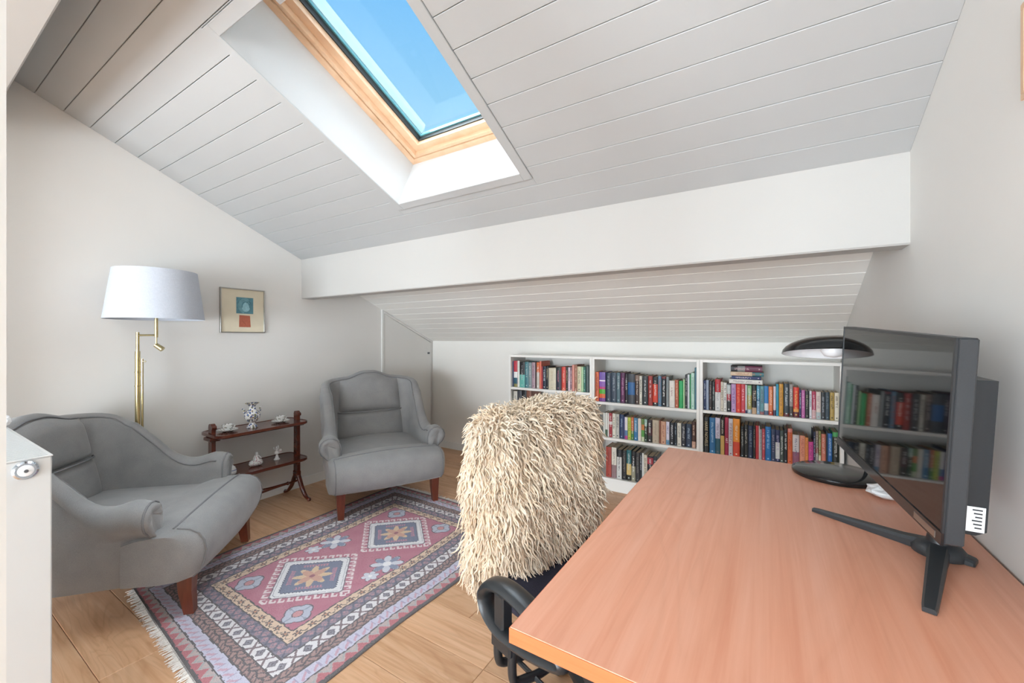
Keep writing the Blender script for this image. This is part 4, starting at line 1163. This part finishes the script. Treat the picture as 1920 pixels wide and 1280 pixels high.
MB().tube([(SXo, SYo, 1.175), (SXo, SYo, 1.225)], 0.0045, 8).build('drop', M['brass'], fl, 50)
MB().tube([(SXo - 0.002, SYo - 0.002, 1.172), (SXo + 0.022, SYo + 0.022, 1.146)], [0.013, 0.015], 14).build('reading_spot', M['brass'], fl, 50)
mb = MB()
mb.lathe([(0.224, 1.318), (0.188, 1.594), (0.185, 1.594), (0.221, 1.319)], 48, (SXo, SYo, 0), cap=False)
mb.f += [tuple((0 * 48 + k, 0 * 48 + (k + 1) % 48, 3 * 48 + (k + 1) % 48, 3 * 48 + k)) for k in range(48)]; mb.m += [0] * 48
shd = mb.build('lamp_shade', M['shade'], fl, 40)
for k in range(3):
    a = 2 * math.pi * k / 3
    MB().tube([(SXo, SYo, 1.455), (SXo + 0.200 * math.cos(a), SYo + 0.200 * math.sin(a), 1.470)], 0.0015, 5).build('spoke', M['brass'], shd)
MB().lathe([(0.008, 1.455), (0.014, 1.47), (0.026, 1.50), (0.028, 1.525), (0.018, 1.55), (0.003, 1.557)], 18, (SXo, SYo, 0)).build('bulb', M['whitep'], fl, 60)

# ------------------------------------------------------------------ pictures
pc = empty('framed_picture', (XL, 1.464, 1.408)); tag(pc, 'square framed print, blue panel above a rust patch, on left wall', 'picture')
hw, hh, dp, fw = 0.147, 0.159, 0.020, 0.007
for (a, b, c_, d) in ((-hw, hw, hh - fw, hh), (-hw, hw, -hh, -hh + fw), (-hw, -hw + fw, -hh + fw, hh - fw), (hw - fw, hw, -hh + fw, hh - fw)):
    MB().box(0.001, dp, a, b, c_, d, 0.001).build('frame_side', M['silver'], pc)
MB().box(0.002, 0.012, -hw + fw, hw - fw, -hh + fw, hh - fw).build('mount', M['mount'], pc)
pn = MB().box(0.012, 0.0128, -0.045, 0.068, -0.020, 0.097).build('blue_print', M['teal'], pc)
cxp, czp = 0.018, 0.036
for k, rr in enumerate((0.052, 0.046, 0.040, 0.034)):
    MB().tube([(0.0131, cxp - 0.006 * k * 0 + rr * math.cos(math.radians(a)) * 0.95, czp + rr * math.sin(math.radians(a)) * 1.05) for a in range(70 - 6 * k, 262, 8)], 0.0011, 4).build('light_line', M['teal_light'], pn)
MB().add([(0.01295, cxp + 0.024 * math.cos(math.radians(a)) * (1.15 if a > 180 else 0.9), czp - 0.008 + 0.034 * math.sin(math.radians(a))) for a in range(0, 360, 15)], [tuple(range(24))]).build('light_shape', M['teal_light'], pn)
MB().tube([(0.0132, cxp + 0.018 + 0.012 * math.cos(math.radians(a)), czp + 0.022 + 0.012 * math.sin(math.radians(a))) for a in range(-100, 190, 12)], 0.0012, 4).build('dark_line', M['teal_dark'], pn)
rp = MB().add([(0.0125, y, z) for y, z in ((-0.027, -0.117), (0.051, -0.117), (0.046, -0.034), (-0.025, -0.031))] + [(0.012, y, z) for y, z in ((-0.027, -0.117), (0.051, -0.117), (0.046, -0.034), (-0.025, -0.031))], [(0, 1, 2, 3), (4, 5, 1, 0), (5, 6, 2, 1), (6, 7, 3, 2), (7, 4, 0, 3)]).build('rust_patch', M['rust'], pc)
MB().tube([(0.0127, -0.008, -0.066), (0.0127, 0.030, -0.117)], 0.0008, 4).build('fold_line', cover('8a4a38'), rp)
p2 = empty('framed_picture', (XR, 1.058, 1.745)); tag(p2, 'slim pale wood framed picture on right wall, cut by the border', 'picture')
for (a, b, c_, d) in ((-0.095, 0.095, 0.078, 0.09), (-0.095, 0.095, -0.09, -0.078), (-0.095, -0.083, -0.078, 0.078), (0.083, 0.095, -0.078, 0.078)):
    MB().box(-0.016, -0.001, a, b, c_, d, 0.001).build('frame_side', M['pine'], p2)
MB().box(-0.008, -0.001, -0.083, 0.083, -0.078, 0.078).build('mount', M['mount'], p2)

# ------------------------------------------------------------------ radiator at the short wall
rd = empty('radiator', (-1.70, 0.0, 0.0)); tag(rd, 'white panel radiator with round dial on its end, left border', 'radiator')
ZT = 0.886
MB().box(-0.70, 0.0, 0.150, 0.285, 0.08, ZT - 0.006, 0.003).build('body', M['radw'], rd)
grl = MB().box(-0.703, 0.002, 0.147, 0.287, ZT - 0.006, ZT - 0.002, 0.001).build('top_grille', M['radw'], rd)
for i in range(46):
    x = -0.69 + i * 0.015
    MB().box(x, x + 0.0075, 0.156, 0.278, ZT - 0.002, ZT, 0.0006).build('grille_bar', M['radw'], grl)
dl = MB().lathe([(0.0245, 0.0), (0.0245, 0.005), (0.020, 0.009), (0.016, 0.009)], 32, (0.0, 0.236, 0.853), Matrix.Rotation(math.pi / 2, 4, 'Y')).build('dial_ring', M['chrome'], rd, 40)
MB().lathe([(0.0155, 0.008), (0.014, 0.014), (0.011, 0.015), (0.004, 0.015)], 28, (0.0, 0.236, 0.853), Matrix.Rotation(math.pi / 2, 4, 'Y')).build('dial_knob', M['whitep'], dl, 40)
MB().lathe([(0.0045, 0.0145), (0.004, 0.017), (0.001, 0.017)], 16, (0.0, 0.236, 0.853), Matrix.Rotation(math.pi / 2, 4, 'Y')).build('dial_pin', M['grey_metal'], dl, 40)
mb = MB()
secs = []
for x, r_ in ((-0.715, 0.012), (-0.705, 0.020), (-0.67, 0.022), (-0.655, 0.019), (-0.650, 0.010)):
    secs.append([(x, 0.275 + r_ * (1 + (0.06 if k % 2 else 0)) * math.cos(2 * math.pi * k / 24), ZT + 0.022 + r_ * (1 + (0.06 if k % 2 else 0)) * math.sin(2 * math.pi * k / 24)) for k in range(24)])
mb.loft(secs).build('valve_head', M['whitep'], rd)
for x in (-0.62, -0.08):
    MB().box(x, x + 0.03, 0.16, 0.27, 0.0, 0.08).build('foot', M['radw'], rd)

# ------------------------------------------------------------------ desk
DX0, DX1, DY0, DY1, DZ = -0.354, 0.417, 0.559, 1.846, 0.740
dk = empty('desk', ((DX0 + DX1) / 2, (DY0 + DY1) / 2, 0)); tag(dk, 'cherry veneer desk along the right wall', 'desk')
cx, cy = dk.location.x, dk.location.y
MB().box(DX0 + 0.0012 - cx, DX1 - cx, DY0 + 0.0012 - cy, DY1 - 0.0012 - cy, DZ - 0.025, DZ, 0.0006).build('desktop', M['cherry'], dk)
MB().box(DX0 - cx, DX1 - cx, DY0 - cy, DY0 + 0.0012 - cy, DZ - 0.0255, DZ - 0.0012).build('edge_band', M['cherry_edge'], dk)
MB().box(DX0 - cx, DX1 - cx, DY1 - 0.0012 - cy, DY1 - cy, DZ - 0.0255, DZ - 0.0012).build('edge_band', M['cherry_edge'], dk)
MB().box(DX0 - cx, DX0 + 0.0012 - cx, DY0 + 0.0012 - cy, DY1 - 0.0012 - cy, DZ - 0.0255, DZ - 0.0012).build('edge_band', M['cherry_edge'], dk)
for y in (DY0 + 0.10, DY1 - 0.10):
    leg = MB().box(-0.235 , -0.175, y - 0.04 - cy, y + 0.04 - cy, 0.04, DZ - 0.026, 0.008).build('leg', M['grey_metal'], dk)
    MB().box(-0.34, 0.32, y - 0.035 - cy, y + 0.035 - cy, 0.0, 0.045, 0.008).build('leg_foot', M['grey_metal'], leg)
    MB().box(-0.30, 0.30, y - 0.03 - cy, y + 0.03 - cy, DZ - 0.055, DZ - 0.0255, 0.004).build('leg_bracket', M['grey_metal'], leg)
MB().box(0.20, 0.222, DY0 + 0.12 - cy, DY1 - 0.12 - cy, 0.36, DZ - 0.026, 0.002).build('modesty_panel', M['cherry_edge'], dk)
bx = MB(); bx.box(-0.145, 0.115, 0.74, 1.02, 0.0, 0.30, 0.012); bx.box(-0.155, 0.125, 0.73, 1.03, 0.28, 0.31, 0.006)
tag(bx.build('storage_box', M['blue'], None), 'blue box on the floor under the desk', 'box')

# ------------------------------------------------------------------ monitor
hub = Vector((0.322, 1.245, DZ))
mo = empty('computer_monitor', hub); tag(mo, 'black computer monitor turned edge-on at the right wall on the desk', 'monitor')
E = Vector((-0.1143, 0.9922, 0.0569)).normalized()
UP = Vector((0.030, 0.0, 1.0)); UP = (UP - E * UP.dot(E)).normalized()
NB = UP.cross(E).normalized()
if NB.x < 0: NB = -NB                               # points to the wall
P0 = at_y(1793, 633, 0.975)                         # near top front corner
WM, HM = 0.612, 0.360
def mp(a, h, d): return P0 + E * a - UP * h + NB * d - hub
def mbox(a0, a1, h0, h1, d0, d1, nm, mat, parent=mo, c=0.0):
    t = MB().box(a0, a1, h0, h1, d0, d1, c)
    return MB().add([mp(*p) for p in t.v], t.f).build(nm, mat, parent)
mbox(0.0, WM, 0.0, HM, 0.003, 0.030, 'housing', M['darkp'], mo, 0.003)
fr = mbox(0.0, WM, 0.0, 0.006, 0.0, 0.003, 'bezel', M['blackp'])
mbox(0.0, 0.006, 0.006, HM - 0.020, 0.0, 0.003, 'bezel', M['blackp'])
mbox(WM - 0.006, WM, 0.006, HM - 0.020, 0.0, 0.003, 'bezel', M['blackp'])
chin = mbox(0.0, WM, HM - 0.020, HM + 0.002, -0.001, 0.003, 'bezel', M['blackg'])
mbox(0.006, WM - 0.006, 0.006, HM - 0.020, 0.0012, 0.0029, 'screen', M['screen'])
mbox(0.02, 0.10, HM - 0.014, HM - 0.002, -0.0016, -0.001, 'bezel_reflection', M['silver'], chin)  # silver strip stands in for the desk's reflection on the bezel
rear = MB()
pts = [(0.045, 0.075), (0.50, 0.075), (0.50, 0.352), (0.045, 0.352)]
rear.loft([[mp(a, h, 0.030) for a, h in pts], [mp(a, h, 0.062) for a, h in pts], [mp(0.06 + (a - 0.06) * 0.98, 0.08 + (h - 0.08) * 0.97, 0.076) for a, h in pts]])
rear.build('rear_housing', M['blackp'], mo)
lb = mbox(0.0435, 0.0448, 0.300, 0.345, 0.046, 0.072, 'rating_label', M['whitep'])
for k in range(6):
    mbox(0.0430, 0.0436, 0.304 + 0.0065 * k, 0.3065 + 0.0065 * k, 0.055 + 0.002 * (k % 3), 0.068, 'label_print', M['darkp'], lb)
pth = [hub * 0 + Vector((0.0, 0.0, 0.012)), Vector((0.0, 0.0, 0.05)), Vector((0.006, 0.010, 0.16)), Vector((0.004, 0.02, 0.26))]
MB().tube(pth, [0.024, 0.017, 0.016, 0.016], 14).build('post', M['blackp'], mo, 50)
MB().lathe([(0.004, 0.0005), (0.044, 0.0005), (0.045, 0.010), (0.036, 0.022), (0.018, 0.028), (0.004, 0.028)], 24).build('hub', M['darkp'], mo, 50)
def foot(tip, w0, w1):
    d = Vector((tip[0] - hub.x, tip[1] - hub.y, 0)); L = d.length; d.normalize(); n = Vector((-d.y, d.x, 0))
    secs = []
    for t, w, h in ((0.02 / L, w0, 0.026), (0.25, w0 * 0.86, 0.020), (0.95, w1, 0.011), (1.0, w1 * 0.85, 0.009)):
        p = d * (L * t)
        secs.append([p - n * w + Vector((0, 0, 0.0006)), p + n * w + Vector((0, 0, 0.0006)), p + n * w + Vector((0, 0, h * 0.7)), p + n * w * 0.7 + Vector((0, 0, h)), p - n * w * 0.7 + Vector((0, 0, h)), p - n * w + Vector((0, 0, h * 0.7))])
    MB().loft(secs).build('stand_leg', M['darkp'], mo, 30)
foot((0.111, 1.371), 0.017, 0.0075); foot((0.238, 0.965), 0.018, 0.0105); foot((0.372, 1.222), 0.022, 0.018)
lp = [Vector((0.018 + 0.030 * math.cos(a), -0.01 + 0.026 * math.sin(a), 0.073)) for a in [2 * math.pi * k / 20 for k in range(20)]]
MB().tube(lp, 0.0075, 8, True, 1.3).build('cable_clip', M['blackp'], mo, 50)

# ------------------------------------------------------------------ desk lamp
dl = empty('desk_lamp', (0.205, 1.765, DZ)); tag(dl, 'dark desk lamp with dome shade and round base behind the monitor', 'desk lamp')
MB().lathe([(0.004, 0.0006), (0.122, 0.0006), (0.125, 0.006), (0.124, 0.013), (0.112, 0.019), (0.050, 0.021), (0.004, 0.0215)], 48).build('base', M['blackg'], dl, 40)
MB().tube(catmull([(0.085, 0.03, 0.015), (0.088, 0.032, 0.22), (0.080, 0.032, 0.40), (0.050, 0.030, 0.450), (0.010, 0.025, 0.462)], 8), 0.006, 10).build('stem', M['blackp'], dl, 50)
Mt = Matrix.Translation((-0.004, 0.02, 0.415)) @ Matrix.Rotation(math.radians(-8.5), 4, 'X')
sh = MB()
pr = []
for k in range(9):
    t = k / 8; pr.append((0.004 + 0.146 * math.sin(t * math.pi / 2), 0.062 * math.cos(t * math.pi / 2)))
sh.lathe(pr, 40, (0, 0, 0), Mt, cap=False)
shade = sh.build('shade', M['blackg'], dl, 40)
pi_ = [(0.1495, 0.0005)] + [(0.004 + 0.143 * math.sin(t * math.pi / 2), 0.057 * math.cos(t * math.pi / 2) - 0.0005) for t in (0.95, 0.85, 0.7, 0.5, 0.3, 0.0)]
MB().lathe(pi_, 40, (0, 0, 0), Mt, cap=False).build('shade_lining', M['whitep'], shade, 40)
MB().lathe([(0.004, -0.012), (0.026, -0.006), (0.036, 0.010), (0.030, 0.030), (0.014, 0.046), (0.012, 0.056)], 20, (0, 0, 0), Mt).build('bulb', M['whitep'], dl, 50)

# crumpled white wrap lying beside the lamp base
mb = MB(); rg = random.Random(4); n, m_ = 12, 7; secs = []
for j in range(m_):
    t = j / (m_ - 1); r_ = 0.042 * math.sin(math.pi * (0.12 + 0.80 * t)) + 0.004
    secs.append([(r_ * (0.8 + 0.45 * rg.random()) * math.cos(2 * math.pi * k / n), r_ * (0.8 + 0.45 * rg.random()) * math.sin(2 * math.pi * k / n), 0.001 + 0.034 * t * (0.9 + 0.25 * rg.random()) if j else 0.001) for k in range(n)])
o = mb.loft(secs).build('crumpled_wrap', M['whitep'], None); o.location = (0.305, 1.60, DZ)
tag(o, 'small crumpled white wrap on the desk behind the monitor corner', 'paper')

# ------------------------------------------------------------------ office chair
CH = Vector((-0.415, 1.150, 0)); FC = Vector((0.955, -0.297, 0)).normalized()
RZ = math.atan2(-FC.x, FC.y)
oc = empty('office_chair', CH, RZ); tag(oc, 'navy office chair with black loop arms, sheepskin over its back', 'office chair')
def cushion(hx, hy, z0, z1, name, r=0.06, tilt=None):
    mb = MB(); secs = []
    for k in range(9):
        a = -math.pi / 2 + math.pi * k / 8
        zz = (z0 + z1) / 2 + (z1 - z0) / 2 * math.sin(a); ins = (z1 - z0) / 2 * (1 - math.cos(a)) * 0.9
        q = []
        for (sx, sy, a0) in ((1, 1, 0), (-1, 1, 90), (-1, -1, 180), (1, -1, 270)):
            for j in range(6):
                b = math.radians(a0 + 18 * j)
                q.append((sx * (hx - r) + (r - ins) * math.cos(b), sy * (hy - r) + (r - ins) * math.sin(b), zz))
        secs.append(q)
    mb.loft(secs)
    if tilt is not None: mb.v = [tuple(tilt @ Vector(p)) for p in mb.v]
    return mb.build(name, M['navy'], oc, 60)
cushion(0.245, 0.235, 0.435, 0.505, 'seat', 0.09)
Tb = Matrix.Translation((0, -0.255, 0.735)) @ Matrix.Rotation(math.radians(96), 4, 'X')
cushion(0.225, 0.215, -0.030, 0.030, 'backrest', 0.08, Tb)
MB().tube([(0, -0.10, 0.415), (0, -0.29, 0.415), (0, -0.325, 0.47), (0, -0.315, 0.66)], 0.018, 8, False, 1.6).build('back_bar', M['blackp'], oc, 50)
MB().box(-0.13, 0.13, -0.13, 0.13, 0.395, 0.437, 0.008).build('seat_plate', M['blackp'], oc)
for s in (1, -1):
    X = s * 0.365
    AD = -0.018
    lp = [q + Vector((0, 0.022, 0.008)) for q in catmull([(X, -0.088, 0.566), (X, -0.078, 0.592), (X, -0.045, 0.613), (X, 0.01, 0.619), (X, 0.08, 0.607), (X, 0.145, 0.580), (X, 0.175, 0.556), (X, 0.13, 0.537), (X, 0.05, 0.520), (X, -0.02, 0.516), (X, -0.068, 0.534)], 6, True)]
    arm = MB().tube(lp, 0.028, 12, True, 0.52, (1, 0, 0)).build('armrest', M['blackp'], oc, 50)
    MB().box(X - 0.016, X + 0.016, -0.018, 0.016, 0.515, 0.612, 0.004).build('arm_post', M['blackp'], arm)
    MB().box(X - 0.016, X + 0.016, -0.030, 0.040, 0.480, 0.528, 0.005).build('arm_bracket', M['blackp'], arm)
    for yy, zz in ((-0.020, 0.424), (0.032, 0.410)):
        MB().tube(catmull([(X, yy, 0.50), (X, yy, zz + 0.03), (X - s * 0.010, yy, zz + 0.007), (X - s * 0.040, yy + 0.005, zz), (X - s * 0.10, yy + 0.01, zz - 0.006), (X - s * 0.25, yy + 0.01, 0.412)], 5), 0.0105, 8).build('arm_tube', M['blackp'], arm, 50)
    MB().tube([(X - s * 0.06, -0.06, 0.413), (X - s * 0.06, 0.07, 0.405)], 0.006, 8).build('lever', M['blackp'], arm, 50)
MB().lathe([(0.003, 0), (0.030, 0), (0.034, 0.010), (0.030, 0.026), (0.003, 0.028)], 18, (0.14, 0.10, 0.365), Matrix.Rotation(math.pi / 2, 4, 'Y')).build('tension_knob', M['blackp'], oc, 40)
MB().lathe([(0.028, 0.08), (0.028, 0.26), (0.020, 0.262), (0.020, 0.40)], 18).build('gas_column', M['blackp'], oc, 40)
for k in range(5):
    a = 2 * math.pi * k / 5 + 0.5
    d = Vector((math.cos(a), math.sin(a), 0))
    leg = MB().tube([d * 0.02 + Vector((0, 0, 0.105)), d * 0.15 + Vector((0, 0, 0.095)), d * 0.285 + Vector((0, 0, 0.070))], [0.026, 0.022, 0.015], 8).build('base_leg', M['blackp'], oc, 50)
    n_ = Vector((-d.y, d.x, 0))
    c_ = d * 0.285 + Vector((0, 0, 0.028))
    MB().tube([c_ - n_ * 0.024, c_ - n_ * 0.022, c_ + n_ * 0.022, c_ + n_ * 0.024], [0.022, 0.0275, 0.0275, 0.022], 16).build('caster', M['blackp'], leg, 50)

# ------------------------------------------------------------------ sheepskin over the chair back
def sheepskin():
    root = empty('sheepskin', CH, RZ); tag(root, 'shaggy cream sheepskin draped over the office chair back', 'sheepskin')
    # lengthwise line over the back: front hem, up, over the top, down behind  (y, z)
    core = [(-0.168, 0.575), (-0.174, 0.65), (-0.190, 0.76), (-0.205, 0.88), (-0.228, 0.945), (-0.268, 0.968), (-0.312, 0.945), (-0.338, 0.86), (-0.345, 0.70), (-0.345, 0.56), (-0.345, 0.46)]
    line = catmull([(0, a, b) for a, b in core], 8)
    L = [0.0]
    for a, b in zip(line, line[1:]): L.append(L[-1] + (b - a).length)
    tot = L[-1]
    Ly = np.array([p.y for p in line]); Lz = np.array([p.z for p in line]); La = np.array(L) / tot
    OFF = -0.012
    def width(q):                                   # half widths of the hide along its length
        return np.interp(q, [0, 0.10, 0.25, 0.45, 0.55, 0.75, 1.0], [0.205, 0.245, 0.262, 0.252, 0.252, 0.268, 0.225])
    def surf(p, q):
        """p in -1..1 sideways (plus is the near side), q in 0..1 along"""
        y = np.interp(q, La, Ly); z = np.interp(q, La, Lz)
        hw = width(q)
        x = OFF + p * hw
        front = np.clip(1 - q / 0.45, 0, 1)
        z = z - 0.050 * front ** 2 * np.clip(p, -0.6, 1) * 1.0            # near corner hangs lower
        z = z - 0.018 * p * p + 0.018 * np.clip(-p, 0, 1) * np.sin(np.clip((q - 0.3) / 0.5, 0, 1) * np.pi)
        ymid = -0.265
        wrap = np.clip((np.abs(p) - 0.72) / 0.28, 0, 1) ** 2
        y = y + (ymid - y) * 0.86 * wrap            # the sides curl round the chair back
        x = x + 0.012 * np.sin(q * 23.0) * p
        return np.stack([x, y, z], -1)
    def frame(p, q):
        e = 1e-3
        a = surf(p + e, q) - surf(p - e, q); b = surf(p, np.clip(q + e, 0, 1)) - surf(p, np.clip(q - e, 0, 1))
        n = np.cross(a, b); n /= np.linalg.norm(n, axis=-1, keepdims=True) + 1e-12
        c = surf(p, q) - np.array([0, -0.265, 0.70])
        c[..., 0] *= 0.35
        s = np.sign((n * c).sum(-1, keepdims=True)); s[s == 0] = 1
        return n * s
    # hide: thin skin under the wool
    P, Q = np.meshgrid(np.linspace(-1, 1, 25), np.linspace(0, 1, 49))
    S = surf(P, Q); N = frame(P, Q)
    v = np.concatenate([S.reshape(-1, 3), (S + N * 0.006).reshape(-1, 3)])
    nx, ny = 25, 49; fs = []
    for j in range(ny - 1):
        for i in range(nx - 1):
            a = j * nx + i
            fs.append((a, a + 1, a + nx + 1, a + nx)); o = nx * ny
            fs.append((o + a, o + a + nx, o + a + nx + 1, o + a + 1))
    rim = [i for i in range(nx)] + [(j + 1) * nx - 1 for j in range(1, ny)] + [ny * nx - 2 - i for i in range(nx - 1)] + [j * nx for j in range(ny - 2, 0, -1)]
    for a, b in zip(rim, rim[1:] + rim[:1]): fs.append((a, b, b + nx * ny, a + nx * ny))
    MB().add(v.tolist(), fs).build('hide', M['hide'], root, 70)
    # wool locks
    rs = np.random.RandomState(21)
    n = 15000
    p = rs.uniform(-1, 1, n); q = rs.uniform(0, 1, n)
    edge = rs.rand(n) < 0.15
    p = np.where(edge, np.sign(p) * rs.uniform(0.90, 1.0, n), p)
    root_p = surf(p, q); nor = frame(p, q)
    side = np.zeros((n, 3)); side[:, 0] = np.sign(p) * np.clip((np.abs(p) - 0.70) / 0.30, 0, 1) ** 1.5
    nor = nor + side * 1.1; nor /= np.linalg.norm(nor, axis=1, keepdims=True)
    root_p = root_p + nor * 0.004
    down = np.array([0, 0, -1.0]); tang = down - nor * (nor @ down)[:, None]
    topness = np.clip((nor[:, 2] - 0.1) / 0.7, 0, 1)[:, None]
    rnd3 = rs.normal(0, 1, (n, 3))
    clump = np.stack([np.sin(root_p[:, 0] * 47 + root_p[:, 2] * 29), np.sin(root_p[:, 1] * 51 + root_p[:, 2] * 37 + 1), np.sin(root_p[:, 0] * 33 + root_p[:, 2] * 53 + 2)], 1)
    dirn = nor * (0.34 + 0.16 * topness) + tang * (1.0 - 0.30 * topness) + rnd3 * (0.20 + 0.12 * topness) + clump * 0.20
    dirn /= np.linalg.norm(dirn, axis=1, keepdims=True)
    ln = rs.uniform(0.050, 0.082, n) * (1.0 - 0.15 * topness[:, 0])
    r0 = rs.uniform(0.0030, 0.0056, n)
    sidev = np.cross(dirn, rnd3); sidev /= np.linalg.norm(sidev, axis=1, keepdims=True) + 1e-9
    s2 = np.cross(dirn, sidev)
    ph = rs.uniform(0, 6.28, n); amp = rs.uniform(0.0045, 0.0085, n); fq = rs.uniform(1.1, 2.2, n)
    NS = 8
    rings = []
    for j in range(NS):
        t = j / (NS - 1)
        c = root_p + dirn * (ln * t)[:, None] + down * (ln * 0.30 * t * t)[:, None]
        wv = amp * min(1.0, t * 2.2)
        c = c + sidev * (wv * np.sin(ph + fq * 6.28 * t))[:, None] + s2 * (wv * 0.6 * np.cos(ph + fq * 6.28 * t))[:, None]
        rr = r0 * (1.0 - 0.25 * t - 0.62 * t ** 4)
        for k in range(4):
            a = 2 * math.pi * k / 4
            rings.append(c + (sidev * math.cos(a) + s2 * math.sin(a)) * rr[:, None])
    R = np.stack(rings, 1)                          # n, NS*3, 3
    V3 = R.reshape(-1, 3)
    base = (np.arange(n) * NS * 4)[:, None]
    loc = []
    for j in range(NS - 1):
        for k in range(4):
            k2 = (k + 1) % 4
            loc.append((j * 4 + k, j * 4 + k2, (j + 1) * 4 + k2, (j + 1) * 4 + k))
    loc = np.array(loc)
    Qd = (base[:, :, None] + loc[None]).reshape(-1, 4)
    me = bpy.data.meshes.new('wool')
    me.vertices.add(len(V3)); me.vertices.foreach_set('co', V3.astype(np.float32).ravel())
    me.loops.add(len(Qd) * 4); me.loops.foreach_set('vertex_index', Qd.astype(np.int32).ravel())
    me.polygons.add(len(Qd)); me.polygons.foreach_set('loop_start', np.arange(0, len(Qd) * 4, 4, dtype=np.int32))
    me.update(calc_edges=True)
    me.shade_smooth()
    me.materials.append(M['wool'])
    tag(link_mesh('wool', me, root), 'long wavy cream wool', None, None, 'stuff')
sheepskin()
